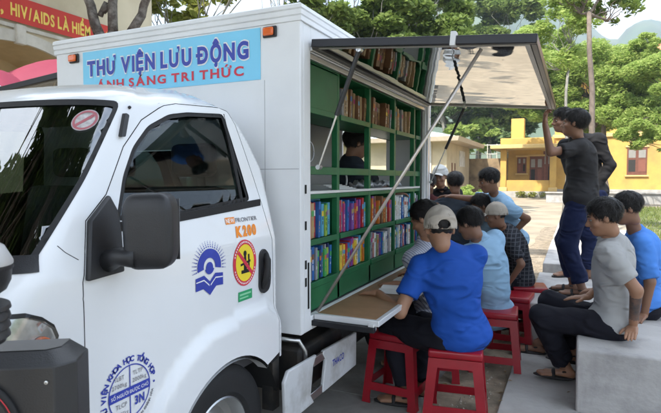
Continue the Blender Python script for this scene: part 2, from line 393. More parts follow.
# pull handle in its shallow cup
mb = MB()
for off, s_, k in ((.004, 1.0, 0),):
    P = roundpoly([(2.003, .955), (2.01, 1.115), (2.045, 1.135), (2.088, 1.10), (2.10, .99), (2.085, .935), (2.03, .925)], .03, 4)
    mb.prism(P, lambda Y, z: PY(Y, z, -.002), lambda Y, z: PY(Y, z, .010))
h = tp(mb.out('handle', M_black, auto=50), doorR)
mb = MB(); mb.tube([PY(Y, z, o) for Y, z, o in ((2.028, .955, .008), (2.026, .99, .026), (2.032, 1.04, .032), (2.044, 1.08, .026), (2.056, 1.105, .008))], [.013, .016, .016, .016, .012], 10); tp(mb.out('grip', M_rubber, smooth=True), h)
mb = MB(); mb.prism(roundpoly([(2.055, .975), (2.06, 1.06), (2.080, 1.055), (2.084, .985)], .01, 3), lambda Y, z: PY(Y, z, .009), lambda Y, z: PY(Y, z, .012)); tp(mb.out('cup', M_alu), h)
# windscreen
V, F = patch(WSP, [], lambda v, z: PM(v, z, -.003), .04, .02); ws = tp(link('windscreen', V, F, G_ws, None, True))
fr = patch(shrink(WSP, -.006), [shrink(WSP, .016)], lambda v, z: PM(v, z, .0015), .03, .02); tp(link('windscreen_seal', fr[0], fr[1], M_rubber, None, True), ws)
cw = patch([(-.9, 1.20), (.93, 1.20), (.915, 1.245), (-.9, 1.245)], [], lambda v, z: PM(v, z, .004), .03, .02); tp(link('cowl', cw[0], cw[1], M_black, None, True), ws)
for v0, v1 in ((.55, -.05), (-.05, -.62)):
    mb = MB(); mb.tube([PM(v0, 1.225, .02), PM(v0-.02, 1.25, .03), PM((v0+v1)/2, 1.262, .022), PM(v1, 1.27, .018)], [.010, .007, .006, .004], 6); tp(mb.out('wiper', M_black, smooth=True), ws)
def on_ws(v0, z0, w, h): return lambda a, b, c=0: PM(v0+a*w, z0+b*h, .0035+.0006*c)
st = MB()
def disc(mb, fn, cx, cy, rx, ry, lift, mi, n=40, r0=0):
    if r0 == 0: mb.add([fn(cx+rx*math.cos(2*math.pi*i/n), cy+ry*math.sin(2*math.pi*i/n), lift) for i in range(n)], [tuple(range(n))], mi)
    else:
        A = [fn(cx+rx*math.cos(2*math.pi*i/n), cy+ry*math.sin(2*math.pi*i/n), lift) for i in range(n)]; B = [fn(cx+r0*rx*math.cos(2*math.pi*i/n), cy+r0*ry*math.sin(2*math.pi*i/n), lift) for i in range(n)]
        mb.add(A+B, [(i, (i+1) % n, n+(i+1) % n, n+i) for i in range(n)], mi)
f_ = on_ws(.80, 1.605, .10, .075)
disc(st, f_, .5, .5, .5, .5, 0, 0); disc(st, f_, .5, .5, .46, .46, 1, 1, r0=.8); st.add([f_(.2, .3, 1), f_(.3, .2, 1), f_(.8, .7, 1), f_(.7, .8, 1)], [(0, 1, 2, 3)], 1)
o = tp(st.out('windscreen_sticker', [mat('faded_sticker', (.45, .42, .42), .5, var=.3, scale=60), mat('faded_red', (.40, .12, .14), .5)]), ws)

# --- mirror: black sail on the door, arm and housing
mb = MB(); P = [(1.078, 1.152), (1.121, 1.325), (1.214, 1.400), (1.236, 1.345), (1.232, 1.285), (1.215, 1.16)]
mb.prism(P, lambda Y, z: PY(Y, z, .001), lambda Y, z: PY(Y, z, .02)); mir = tp(mb.out('mirror', M_black, bevel=.006))
a0 = PY(1.16, 1.20, .015); a1 = Vector((-1.175, 1.165, 1.215))
mb = MB(); mb.tube([a0, a0.lerp(a1, .5)+Vector((0, -.01, .012)), a1], [.035, .028, .03], 12); tp(mb.out('mirror_arm', M_black, smooth=True), mir)
bm = bmesh.new(); bmesh.ops.create_cube(bm, size=1)
bmesh.ops.bevel(bm, geom=bm.edges[:], offset=.28, segments=7, profile=.55, affect='EDGES')
Mh = Matrix.Translation((-1.158, 1.21, 1.294)) @ Matrix.Rotation(R(24), 4, 'Z') @ Matrix.Rotation(R(-2), 4, 'Y') @ Matrix.Diagonal((.152, .105, .228, 1))
for v in bm.verts:
    k = 1 - .10*max(0, -v.co.z); v.co.x *= k; v.co.x += .03*v.co.z
bmesh.ops.transform(bm, matrix=Mh, verts=bm.verts)
mb = MB(); mb.add([v.co.copy() for v in bm.verts], [tuple(v.index for v in f.verts) for f in bm.faces]); bm.free(); tp(mb.out('mirror_housing', M_black, smooth=True), mir)
mb = MB(); Mg = Matrix.Translation((-1.158, 1.21, 1.294)) @ Matrix.Rotation(R(24), 4, 'Z'); mb.box((-.07, .0530, -.095), (.07, .0545, .095), 0, Mg); tp(mb.out('mirror_glass', mat('mirror_silver', (.8, .8, .8), .02, 1, 0)), mir)

# --- small fittings of the cab
mb = MB(); P = roundpoly([(1.318, 1.592), (1.336, 1.592), (1.378, 1.672), (1.362, 1.678)], .006, 3); mb.prism(P, lambda Y, z: PY(Y, z, .0), lambda Y, z: PY(Y, z, .016)); tp(mb.out('side_lamp', M_black, auto=50), cab)
mb = MB(); p = PY(1.40, 1.70, 0); mb.tube([p, p+Vector((.006, 0, .004)), p+Vector((.007, 0, .005))], [.006, .005, .002], 8); tp(mb.out('washer_nozzle', M_black, smooth=True), cab)
# headlight
for s_ in (1, -1):
    q = lambda u, z, o, s_=s_: (lambda p: Vector((p.x if s_ > 0 else 2*TX-p.x, p.y, p.z)))(PS(u, z, o))
    HL = [(.038, 1.015), (.02, 1.045), (-.02, 1.073), (-.07, 1.093), (-.14, 1.10), (-.26, 1.085), (-.36, 1.05), (-.42, .99), (-.42, .90), (-.30, .875), (-.10, .87), (.0, .90), (.03, .955)]
    hb = patch(shrink(HL, -.008), [], lambda u, z: q(u, z, .0015), .03, .015); hd = tp(link('headlight', hb[0], hb[1], M_dalu, None, True))
    hb = patch(shrink(HL, .004), [], lambda u, z: q(u, z, .004 - .0*u), .02, .015); tp(link('reflector', hb[0], hb[1], mat('lamp_reflector', (.55, .57, .62), .18, .9, .35, 28), None, True), hd)
    mb = MB()
    for (u, z, r_) in ((-.10, .98, .05), (-.27, .97, .055), (-.01, 1.0, .03)):
        c = q(u, z, .006); nrm = (q(u, z, .02)-q(u, z, 0)).normalized(); Mx = Matrix.Translation(c) @ nrm.to_track_quat('Z', 'Y').to_matrix().to_4x4(); mb.lathe([(r_, .0), (r_*.95, .012), (r_*.7, .004), (r_*.3, .0), (.001, .006)], Mx, 20, 0 if u < -.05 else 1)
    tp(mb.out('bulb_housing', [M_alu, M_amber], smooth=True), hd)
    hb = patch(shrink(HL, .001), [], lambda u, z: q(u, z, .016-.010*min(1, abs(u-.04)*0+1)*0), .03, .015); tp(link('lens', hb[0], hb[1], G_clear, None, True), hd)
# front bumper and grille
mb = MB(); A = []
for v in np.linspace(-1, 1, 41):
    for z, o in ((.30, .0), (.32, .045), (.52, .05), (.56, .02), (.565, -.01)): A.append(PM(v, max(.33, z), o) if z >= .33 else Vector((*PM(v, .33, o)[:2], z)))
mb.add(A, [(i*5+j, (i+1)*5+j, (i+1)*5+j+1, i*5+j+1) for i in range(40) for j in range(4)]); tp(mb.out('bumper', M_white, smooth=True))
gr = MB()
for z in (.70, .74, .78, .82):
    gr.tube([PM(v, z, .004) for v in np.linspace(-.42, .42, 21)], .011, 6)
tp(gr.out('grille', M_black, smooth=True))
mb = MB(); mb.box((TX-.26, .52, .37), (TX+.26, .535, .50)); tp(mb.out('number_plate', M_dwhite, bevel=.004))

# --- inside of the cab
M_seat = mat('seat_cloth', (.05, .05, .055), .9, bump=.3, bscale=300)
for x in (TX+.42, TX-.42):
    mb = MB(); mb.box((x-.24, 1.35, .78), (x+.24, 1.85, .95)); st_ = tp(mb.out('seat', M_seat, bevel=.04, seg=3))
    mb = MB(); mb.box((x-.23, 1.84, .92), (x+.23, 1.98, 1.42), 0, Matrix.Translation((0, 1.9, .9)) @ Matrix.Rotation(R(-10), 4, 'X') @ Matrix.Translation((0, -1.9, -.9))); tp(mb.out('seat_back', M_seat, bevel=.045, seg=3), st_)
    mb = MB(); mb.box((x-.12, 2.00, 1.46), (x+.12, 2.09, 1.62)); tp(mb.out('headrest', M_seat, bevel=.035, seg=3), st_)
mb = MB(); mb.box((TX-.70, .98, .80), (TX+.70, 1.20, 1.13)); mb.box((TX-.66, .86, 1.10), (TX+.66, 1.12, 1.17)); tp(mb.out('dashboard', M_interior, bevel=.03, seg=3))
mb = MB(); mb.box((TX-.76, 1.08, .60), (TX+.76, 2.17, .78)); tp(mb.out('cab_floor', M_interior))
mb = MB(); ring_ = [Vector((TX-.38+.19*math.cos(t), 1.36-.19*math.sin(t)*.5, 1.16+.19*math.sin(t)*.86)) for t in np.linspace(0, 2*math.pi, 33)]; mb.tube(ring_, .013, 8, cap=False)
for t in (R(20), R(160), R(270)): mb.tube([Vector((TX-.38, 1.36, 1.14)), Vector((TX-.38+.19*math.cos(t), 1.36-.19*math.sin(t)*.5, 1.16+.19*math.sin(t)*.86))], .012, 6)
mb.tube([(TX-.38, 1.36, 1.14), (TX-.38, 1.15, 1.02)], .03, 8); tp(mb.out('steering_wheel', M_black, smooth=True))
mb = MB(); mb.box((TX-.13, 1.27, 1.555), (TX+.13, 1.29, 1.63)); tp(mb.out('rear_view_mirror', M_black, bevel=.015, seg=3))
mb = MB(); mb.box((TX-.36, 2.205, 1.18), (TX+.36, 2.209, 1.60)); tp(mb.out('rear_window', G_door))
mb = MB(); V_ = [PM(v, 1.76, -.03) for v in np.linspace(-1, 1, 25)]; mb.add(V_+[Vector((TX+.56, 1.75, 1.745)), Vector((TX+.54, 1.98, 1.73)), Vector((TX-.54, 1.98, 1.73)), Vector((TX-.56, 1.75, 1.745))], [tuple(range(29))]); tp(mb.out('headlining', mat('headlining_cloth', (.42, .42, .40), .95)))

# --- wheels and chassis
def wheel(x, y, side, r_=.335, w_=.19):
    Mx = Matrix.Translation((x, y, r_)) @ Matrix.Rotation(R(90)*side, 4, 'Y')
    e = bpy.data.objects.new('wheel', None); COL.objects.link(e); tp(e)
    mb = MB(); h = w_/2; mb.lathe([(.195, -h*.8), (.215, -h), (.30, -h), (r_-.008, -h*.82), (r_, -h*.6), (r_, h*.6), (r_-.008, h*.82), (.30, h), (.27, h*1.02), (.215, h), (.195, h*.85)], Mx, 56)
    for k in range(4):
        zc = -h*.5+k*h*.33; 
    tp(mb.out('tyre', M_rubber, auto=30), e)
    mb = MB(); mb.lathe([(.197, h*.86), (.190, h*.9), (.182, h*.7), (.178, h*.2), (.15, h*.05), (.12, h*.35), (.10, h*.5), (.055, h*.5), (.05, h*.8), (.001, h*.85)], Mx, 48); mb.lathe([(.195, -h*.8), (.001, -h*.6)], Mx, 24)
    for k in range(6):
        a = k*math.pi/3; mb.tube([Mx @ Vector((.082*math.cos(a), .082*math.sin(a), h*.48)), Mx @ Vector((.082*math.cos(a), .082*math.sin(a), h*.66))], .011, 6)
    tp(mb.out('rim', M_alu, auto=35), e)
for sx in (1, -1): wheel(TX+sx*.69, WC[0], sx); wheel(TX+sx*.66, 4.25, sx, .30, .2)
mb = MB()
for sx in (1, -1): mb.box((TX+sx*.36-.04, .8, .42), (TX+sx*.36+.04, 4.8, .56))
for y in (1.1, 2.3, 3.0, 3.8, 4.7): mb.box((TX-.32, y, .44), (TX+.32, y+.08, .54))
mb.tube([(TX-.66, WC[0], .33), (TX+.66, WC[0], .33)], .05, 8); mb.tube([(TX-.6, 4.25, .30), (TX+.6, 4.25, .30)], .06, 8)
mb.box((TX-.25, 1.0, .38), (TX+.25, 2.1, .58)); tp(mb.out('chassis', M_chassis))
mb = MB(); mb.box((-1.62, 2.42, .30), (-1.30, 2.98, .55)); mb.tube([(-1.46, 3.0, .42), (-1.46, 3.6, .42)], .15, 14); tp(mb.out('tank', M_chassis, bevel=.02))
mb = MB(); mb.tube([(-1.36, 2.28, .64), (-1.27, 2.35, .62), (-1.25, 2.38, .56), (-1.25, 2.40, .38)], .012, 8); tp(mb.out('filler_pipe', M_alu, smooth=True))
# inner wheel housing
for sx in (1, -1):
    mb = MB(); A = []
    for t in np.linspace(R(15), R(172), 24):
        for x in (TX+sx*.82, TX+sx*.50): A.append((x, WC[0]+.40*math.cos(t), WC[1]+.39*math.sin(t)))
    mb.add(A, [(2*i, 2*i+2, 2*i+3, 2*i+1) for i in range(23)]); mb.add([(TX+sx*.5, 1.36, .4), (TX+sx*.5, 2.2, .4), (TX+sx*.5, 2.2, .75), (TX+sx*.5, 1.36, .75)], [(0, 1, 2, 3)]); tp(mb.out('wheel_housing', M_liner, smooth=True))
mb = MB(); mb.box((-1.36, 2.14, .33), (-1.30, 2.20, .62)); mb.box((TX-.5, 2.235, .5), (TX+.6, 2.30, 1.2)); tp(mb.out('cab_mount', M_chassis))
# side guard under the box
SG = -1.205
def sgp(P, name, m, par=None, t=.02):
    mb = MB(); mb.prism(P, lambda y, z: Vector((SG-t, y, z)), lambda y, z: Vector((SG, y, z))); return tp(mb.out(name, m, bevel=.006, seg=2), par)
M_guard = mat('guard_off_white', (.55, .56, .57), .45, var=.06, dirt=(.34, .33, .31), dscale=5)
g1 = sgp([(2.10, .29), (2.09, .50), (2.13, .545), (2.43, .532), (2.39, .49), (2.36, .34), (2.40, .29)], 'side_guard', M_guard)
sgp([(2.50, .325), (2.54, .47), (2.50, .515), (2.52, .528), (2.98, .505), (2.975, .30), (2.50, .30)], 'side_guard', M_guard)
mb = MB(); mb.box((SG-.018, 2.40, .475), (SG-.004, 2.56, .522)); tp(mb.out('guard_link', M_alu, bevel=.003)); mb = MB(); mb.box((SG-.018, 2.36, .30), (SG-.004, 2.55, .345)); tp(mb.out('guard_link', M_alu, bevel=.003))
put_text('guard_lettering', 'THACO', lambda a, b, c: Vector((SG+.0015, 2.62+a*.16, .405+b*.038)), M_blue, g1, .02)

# ------------------------------------------------------------------ the box body
BX0, BX1, BY0, BY1, BZ0, BZ1 = -2.965, -1.235, 2.31, 4.88, .66, 2.31
OY0, OY1, OZ0, OZ1 = 2.425, 4.70, .735, 2.095      # opening in each side
box = MB(); T = .035
box.box((BX0, BY0, BZ0), (BX1, BY0+T, BZ1-.082)); wx0, wx1, wz0, wz1 = -2.12, -1.66, 1.50, 2.02
for q in (((BX0, BY1-T, BZ0), (BX1, BY1, wz0)), ((BX0, BY1-T, wz1), (BX1, BY1, BZ1-.082)), ((BX0, BY1-T, wz0+.0005), (wx0, BY1, wz1-.0005)), ((wx1, BY1-T, wz0+.0005), (BX1, BY1, wz1-.0005))): box.box(*q)
for x0, x1 in ((BX1-T, BX1-.002), (BX0+.002, BX0+T)):
    box.box((x0, BY0+T+.001, BZ0), (x1, OY0, BZ1-.082)); box.box((x0, OY1, BZ0), (x1, BY1-T-.001, BZ1-.082))
    box.box((x0, OY0+.001, BZ0), (x1, OY1-.001, OZ0)); box.box((x0, OY0+.001, OZ1), (x1, OY1-.001, BZ1-.082))
bo = tp(box.out('box_body', M_box, bevel=.006))
mb = MB(); prof = [(0, -.125), (.008, -.123), (.009, -.092), (.002, -.086), (.010, -.080), (.012, -.050), (.006, -.044), (.014, -.038), (.012, -.012), (.0, .0), (-.02, .004)]
cor = [(BX1, BY0), (BX1, BY1), (BX0, BY1), (BX0, BY0)]; dirs = [(1, -1), (1, 1), (-1, 1), (-1, -1)]; V = []; F = []
for (x, y), (dx, dy) in zip(cor, dirs):
    for o, z in prof: V.append((x+dx*o, y+dy*o, BZ1+z*.70))
n = len(prof)
for c in range(4):
    for j in range(n-1): F.append((c*n+j, ((c+1) % 4)*n+j, ((c+1) % 4)*n+j+1, c*n+j+1))
mb.add(V, F); mb.add([(BX0+.02, BY0+.02, BZ1+.004), (BX1-.02, BY0+.02, BZ1+.004), (BX1-.02, BY1-.02, BZ1+.004), (BX0+.02, BY1-.02, BZ1+.004)], [(0, 1, 2, 3)]); tp(mb.out('roof_moulding', M_box, auto=25), bo)
mb = MB(); mb.box((BX0+T+.002, BY0+T+.002, .70), (BX1-T-.002, BY1-T-.002, .725)); tp(mb.out('box_floor', mat('grey_vinyl_floor', (.16, .16, .16), .6, var=.2)), bo)
mb = MB(); mb.box((BX0+T+.002, BY0+T+.002, 2.20), (BX1-T-.002, BY1-T-.002, 2.22)); tp(mb.out('box_ceiling', mat('white_liner', (.6, .6, .58), .7)), bo)
# corner panel latch slots
mb = MB()
for z in (1.375, 1.19, .99, .90): mb.box((BX1-.001, 2.355, z), (BX1+.001, 2.372, z+.045))
mb.box((BX1-.001, 2.385, .78), (BX1+.001, 2.40, 1.02)); mb.box((BX1-.001, 4.76, 1.28), (BX1+.001, 4.775, 1.34)); tp(mb.out('latch_slot', M_liner), bo)
mb = MB(); mb.box((BX1-.003, OY1+.02, OZ0), (BX1+.018, OY1+.075, 2.12)); tp(mb.out('corner_post', mat('bright_post', (.7, .7, .72), .22, .3), bevel=.006), bo)
mb = MB(); mb.box((BX1-.004, OY0-.01, 2.098), (BX1+.012, OY1+.02, 2.118)); mb.box((BX1-.03, OY0, 2.062), (BX1-.006, OY1, 2.090)); tp(mb.out('top_rail', M_alu, bevel=.003), bo)
mb = MB(); mb.box((-1.5, BY0-.0008, 1.498), (BX1-.01, BY0+.001, 1.501)); tp(mb.out('panel_seam', mat('seam_grey', (.35, .35, .36), .7)), bo)
mb = MB(); mb.box((-1.442, BY0-.0009, .70), (-1.4395, BY0+.001, 1.95)); tp(mb.out('panel_seam', MATS['seam_grey']), bo)
# name panel above the cab
PX0, PX1, PZT, PZB = -2.727, -1.463, 2.214, 1.955
mb = MB(); mb.box((PX0, BY0-.004, PZB), (PX1, BY0-.0005, PZT)); pn = tp(mb.out('name_panel', M_cyan))
put_text('name_lettering', 'THƯ VIỆN LƯU ĐỘNG', lambda a, b, c: Vector((PX0+.035+a*(PX1-PX0-.098), BY0-.0062-.0004*c, 2.068+b*.090)), M_dwhite, pn, .085, .10)
put_text('name_lettering', 'THƯ VIỆN LƯU ĐỘNG', lambda a, b, c: Vector((PX0+.040+a*(PX1-PX0-.108), BY0-.0078-.0004*c, 2.070+b*.086)), M_blue, pn, .045, .14)
put_text('motto_lettering', 'ÁNH SÁNG TRI THỨC', lambda a, b, c: Vector((PX0+.115+a*(PX1-PX0-.215), BY0-.0062-.0004*c, 1.984+b*.048)), M_red, pn, .028, .17, True)
for x in (-2.80, -1.405):
    mb = MB(); mb.box((x-.040, BY0-.012, 2.158), (x+.040, BY0-.0005, 2.213)); l = tp(mb.out('marker_lamp', M_black, bevel=.012, seg=3))
    mb = MB(); mb.box((x-.032, BY0-.028, 2.165), (x+.028, BY0-.011, 2.206)); tp(mb.out('amber_lens', M_amber, bevel=.01, seg=3), l)

# ------------------------------------------------------------------ decals on the door
def dz(Y0, z0): 
    return lambda a, b, c=0: PY(Y0+a, z0+b, .0022+.0005*c)
mb = MB(); f_ = dz(1.845, 1.262)
mb.add([f_(-.05, -.002), f_(.015, -.002), f_(.015, .026), f_(-.05, .026)], [(0, 1, 2, 3)]); mk = tp(mb.out('model_badge', M_orange), doorR)
put_text('badge_lettering', 'NEW', lambda a, b, c: f_(-.047+a*.058, .003+b*.019, 1), M_dwhite, mk, .02)
put_text('badge_lettering', 'FRONTIER', lambda a, b, c: f_(.022+a*.165, .003+b*.018, c), M_grey, mk, .02)
put_text('badge_lettering', 'K200', lambda a, b, c: f_(.005+a*.155+b*.006, -.058+b*.042, c), M_orange, mk, .07, .06)
# emblem: half ring of dots, round figure and an open book
f_ = dz(1.655, 1.108); mb = MB()
def arcband(mb, fn, cx, cy, r0, r1, a0, a1, sx, lift, mi=0, n=40):
    A = [fn(cx+sx*r0*math.cos(t), cy+r0*math.sin(t), lift) for t in np.linspace(a0, a1, n)]; B = [fn(cx+sx*r1*math.cos(t), cy+r1*math.sin(t), lift) for t in np.linspace(a0, a1, n)]
    mb.add(A+B, [(i, i+1, n+i+1, n+i) for i in range(n-1)], mi)
arcband(mb, f_, 0, .0, .034, .070, R(-12), R(192), 1.05, 0); disc(mb, f_, 0, -.004, .022, .022, 0, 0)
arcband(mb, f_, 0, .0, .012, .030, R(200), R(340), 1, .5)
for r_, sz in ((.078, .0032), (.086, .0026), (.093, .002), (.099, .0016)):
    for k in range(23):
        t = R(-10)+k*R(200)/22; disc(mb, f_, 1.05*r_*math.cos(t), r_*math.sin(t), sz, sz, 0, 0, 8)
for s_ in (1, -1):
    mb.add([f_(0, -.058), f_(s_*.035, -.030), f_(s_*.085, -.036), f_(s_*.085, -.085), f_(s_*.04, -.082), f_(0, -.112)], [(0, 1, 2, 3, 4, 5)])
    mb.add([f_(s_*.004, -.070, 1), f_(s_*.036, -.046, 1), f_(s_*.083, -.050, 1), f_(s_*.083, -.054, 1), f_(s_*.036, -.051, 1), f_(s_*.004, -.076, 1)], [(0, 1, 2, 3, 4, 5)], 1)
tp(mb.out('library_emblem', [M_blue, M_dwhite]), doorR)
# round prohibition sticker
f_ = dz(1.898, 1.088); mb = MB(); disc(mb, f_, 0, 0, .088, .100, 0, 0); disc(mb, f_, 0, 0, .068, .080, 1, 1)
mb.add([f_(-.03, -.045, 2), f_(.03, -.045, 2), f_(.03, -.03, 2), f_(-.03, -.03, 2)], [(0, 1, 2, 3)], 2); mb.add([f_(-.012, -.03, 2), f_(.012, -.03, 2), f_(.008, .03, 2), f_(-.008, .03, 2)], [(0, 1, 2, 3)], 2)
disc(mb, f_, 0, .04, .012, .013, 2, 2, 20); mb.add([f_(-.035, -.012, 2), f_(.04, .0, 2), f_(.04, .01, 2), f_(-.035, -.002, 2)], [(0, 1, 2, 3)], 2); mb.add([f_(.022, -.03, 2), f_(.034, -.03, 2), f_(.034, .035, 2), f_(.022, .035, 2)], [(0, 1, 2, 3)], 2)
mb.add([f_(-.057, .045, 3), f_(-.045, .057, 3), f_(.057, -.045, 3), f_(.045, -.057, 3)], [(0, 1, 2, 3)], 0)
for k in range(18):
    t = R(20)+k*R(140)/17; disc(mb, f_, .078*math.cos(t), .090*math.sin(t), .0035, .0045, 1, 3, 6); disc(mb, f_, .078*math.cos(t), -.090*math.sin(t), .0035, .0045, 1, 3, 6)
tp(mb.out('prohibition_sticker', [M_red, M_yellow, M_liner, M_dwhite]), doorR)
f_ = dz(1.89, .945); mb = MB(); mb.add([f_(-.045, -.02), f_(.06, -.02), f_(.06, .022), f_(-.045, .022)], [(0, 1, 2, 3)]); mb.add([f_(-.035, .004, 1), f_(.05, .004, 1), f_(.05, .012, 1), f_(-.035, .012, 1)], [(0, 1, 2, 3)], 1)
mb.add([f_(-.035, -.010, 1), f_(.03, -.010, 1), f_(.03, -.004, 1), f_(-.035, -.004, 1)], [(0, 1, 2, 3)], 1); tp(mb.out('green_sticker', [M_dgreen, mat('decal_pale_green', (.25, .6, .35), .5)]), doorR)
# round owner mark with weights
f_ = dz(1.240, .765); mb = MB(); disc(mb, f_, 0, 0, .088, .088, 0, 0, 60, r0=.955)
mb.add([f_(-.002, -.085), f_(.002, -.085), f_(.002, .085), f_(-.002, .085)], [(0, 1, 2, 3)]); mb.add([f_(-.085, -.014, 1), f_(.085, -.014, 1), f_(.085, .016, 1), f_(-.085, .016, 1)], [(0, 1, 2, 3)])
om = tp(mb.out('owner_mark', M_blue), doorR)
for s_, x, y, w_, h_, m_ in (('TLBT', -.066, .050, .042, .014, M_grey), ('2700kg', -.074, .026, .060, .014, M_grey), ('TLTP', .012, .050, .042, .014, M_grey), ('2000kg', .010, .026, .060, .014, M_grey), ('SỐ NGƯỜI ĐƯỢC CHỞ', -.078, -.005, .156, .011, M_dwhite), ('TLCP', -.060, -.040, .045, .015, M_grey), ('3N', .018, -.050, .042, .028, M_blue), ('4895kg', -.060, -.066, .05, .013, M_grey)):
    put_text('mark_lettering', s_, (lambda x, y, w_, h_: lambda a, b, c: f_(x+a*w_, y+b*h_, 2+c))(x, y, w_, h_), m_, om, .01 if m_ != M_blue else .04, .12)
def circ_text(body, r_, h_, a0, a1, up=1):
    V = []; F = []; n = len(body)
    for i, ch in enumerate(body):
        if ch == ' ': continue
        v, f, w_ = glyph(ch, .045); t = a0+(a1-a0)*(i+.5)/n; k = len(V)
        for p in v:
            x = (p[0]-w_/2)*h_/.72; y = p[1]*h_/.72*up; x *= 1
            rr = r_+y; V.append(f_(rr*math.cos(t)+x*math.sin(t)*(1 if up > 0 else -1), rr*math.sin(t)-x*math.cos(t)*(1 if up > 0 else -1), p[2]))
        F += [tuple(k+j for j in q) for q in f]
    return V, F
V, F = circ_text('THƯ VIỆN KHOA HỌC TỔNG HỢP •', .097, .018, R(212), R(-5)); link('mark_lettering', V, F, M_blue, om)
V, F = circ_text('TỈNH KHÁNH HÒA', .106, .009, R(-75), R(-15), -1); link('mark_lettering', V, F, M_grey, om)

# ------------------------------------------------------------------ the two side lids, struts and the table
M_mirror = bpy.data.materials.new('polished_steel_sheet'); M_mirror.use_nodes = True; _n = M_mirror.node_tree; _b = _n.nodes['Principled BSDF']
_b.inputs['Metallic'].default_value = 1; _b.inputs['Roughness'].default_value = .02; _b.inputs['Base Color'].default_value = (.60, .59, .57, 1)
_t = _n.nodes.new('ShaderNodeTexCoord'); _o = _n.nodes.new('ShaderNodeTexNoise'); _o.inputs['Scale'].default_value = 2.2; _o.inputs['Detail'].default_value = 2; _p = _n.nodes.new('ShaderNodeBump'); _p.inputs['Strength'].default_value = .25; _p.inputs['Distance'].default_value = .02
_n.links.new(_t.outputs['Object'], _o.inputs['Vector']); _n.links.new(_o.outputs[0], _p.inputs['Height']); _n.links.new(_p.outputs[0], _b.inputs['Normal'])
def lid(s_):
    h0 = Vector((BX1+.015 if s_ > 0 else BX0-.015, 0, 2.118)); w_ = 1.065; dn = -.093
    def L(a, y, up): d = Vector((s_, 0, dn/w_)).normalized(); n_ = Vector((-d.z*s_*s_, 0, d.x*s_)) if s_ > 0 else Vector((d.z, 0, -d.x)); n_ = Vector((0, 0, 1)) - d*d.z; n_.normalize(); return h0+d*a+Vector((0, y, 0))+n_*up
    Y0, Y1 = 2.395, 4.74
    def slab(a0, a1, y0, y1, u0, u1): return [L(a0, y0, u0), L(a1, y0, u0), L(a1, y1, u0), L(a0, y1, u0), L(a0, y0, u1), L(a1, y0, u1), L(a1, y1, u1), L(a0, y1, u1)]
    mb = MB(); mb.hull8(slab(.03, w_-.03, Y0+.03, Y1-.03, .016, .026)); pl = mb.out('side_lid', mat('lid_top_white', (.75, .76, .77), .4)); tp(pl)
    mb = MB(); mb.hull8(slab(.045, w_-.045, Y0+.045, Y1-.045, .004, .0155)); tp(mb.out('lid_lining', M_mirror), pl)
    for nm, q in (('lid_edge', (0, w_, Y0, Y0+.028)), ('lid_edge', (0, w_, Y1-.028, Y1)), ('lid_edge', (w_-.028, w_, Y0+.0285, Y1-.0285)), ('lid_edge', (0, .028, Y0+.0285, Y1-.0285))):
        mb = MB(); mb.hull8(slab(*q, -.006, .034)); tp(mb.out(nm, M_dalu, bevel=.004), pl)
    for q in ((.029, w_-.029, Y0+.0285, Y0+.05), (.029, w_-.029, Y1-.05, Y1-.0285), (w_-.05, w_-.0285, Y0+.0505, Y1-.0505)):
        mb = MB(); mb.hull8(slab(*q, -.008, .003)); tp(mb.out('lid_trim', mat('trim_grey', (.42, .40, .37), .4, .2)), pl)
    mb = MB(); mb.hull8(slab(.70, .725, Y0-.012, Y0+.03, -.014, .05)); tp(mb.out('lid_catch', mat('catch_zinc', (.6, .6, .6), .4, .3), bevel=.003), pl)
    mb = MB(); mb.box((.0, 0, 0), (.0, 0, 0)) if 0 else None
    return pl, L
lidR, LR = lid(1); lidL, LL = lid(-1)
def strut(a, b, k, name='gas_strut'):
    a = Vector(a); b = Vector(b); m_ = a.lerp(b, k); mb = MB(); mb.tube([a, m_], .0125, 10); mb.tube([m_, b], .0055, 8, mi=1); mb.tube([a-Vector((0, .012, 0)), a+Vector((0, .02, 0))], .014, 8, mi=1); mb.tube([b-Vector((0, .012, 0)), b+Vector((0, .02, 0))], .013, 8, mi=1)
    return tp(mb.out(name, [M_black, M_alu], auto=40), lidR)
strut(LR(.245, 2.44, -.012), (-1.20, 2.44, 1.51), .55)
strut(LR(.33, 4.70, -.012), (-1.19, 4.72, 1.42), .55)
mb = MB(); mb.tube([LR(.83, 2.455, -.014), (-1.215, 2.455, .755)], .0085, 10); tp(mb.out('prop_rod', mat('prop_rod_steel', (.52, .47, .42), .3, .7), smooth=True), lidR)
# fold-out table
TZ = .737; TY0, TY1, TX1 = 2.45, 4.62, -.872
mb = MB(); mb.box((BX1+.004, TY0+.026, TZ-.018), (TX1-.026, TY1-.026, TZ)); tb = tp(mb.out('fold_out_table', M_wood))
for q in (((BX1+.002, TY0, TZ-.026), (TX1, TY0+.0255, TZ+.004)), ((BX1+.002, TY1-.0255, TZ-.026), (TX1, TY1, TZ+.004)), ((TX1-.0255, TY0+.026, TZ-.026), (TX1, TY1-.026, TZ+.004))):
    mb = MB(); mb.box(*q); tp(mb.out('table_trim', mat('trim_white_aluminium', (.66, .67, .68), .3, .2), bevel=.003), tb)
mb = MB(); mb.box((BX1-.01, TY0-.02, TZ-.056), (TX1-.02, TY0+.012, TZ-.027)); tp(mb.out('table_bracket', M_dalu, bevel=.003), tb); mb = MB(); mb.box((BX1, TY1-.03, TZ-.05), (TX1-.02, TY1, TZ-.027)); tp(mb.out('table_bracket', M_dalu, bevel=.003), tb)
mb = MB(); mb.box((TX1-.055, TY0-.012, TZ-.052), (TX1-.022, TY0+.03, TZ-.012)); tp(mb.out('table_catch', MATS['catch_zinc'], bevel=.004), tb)

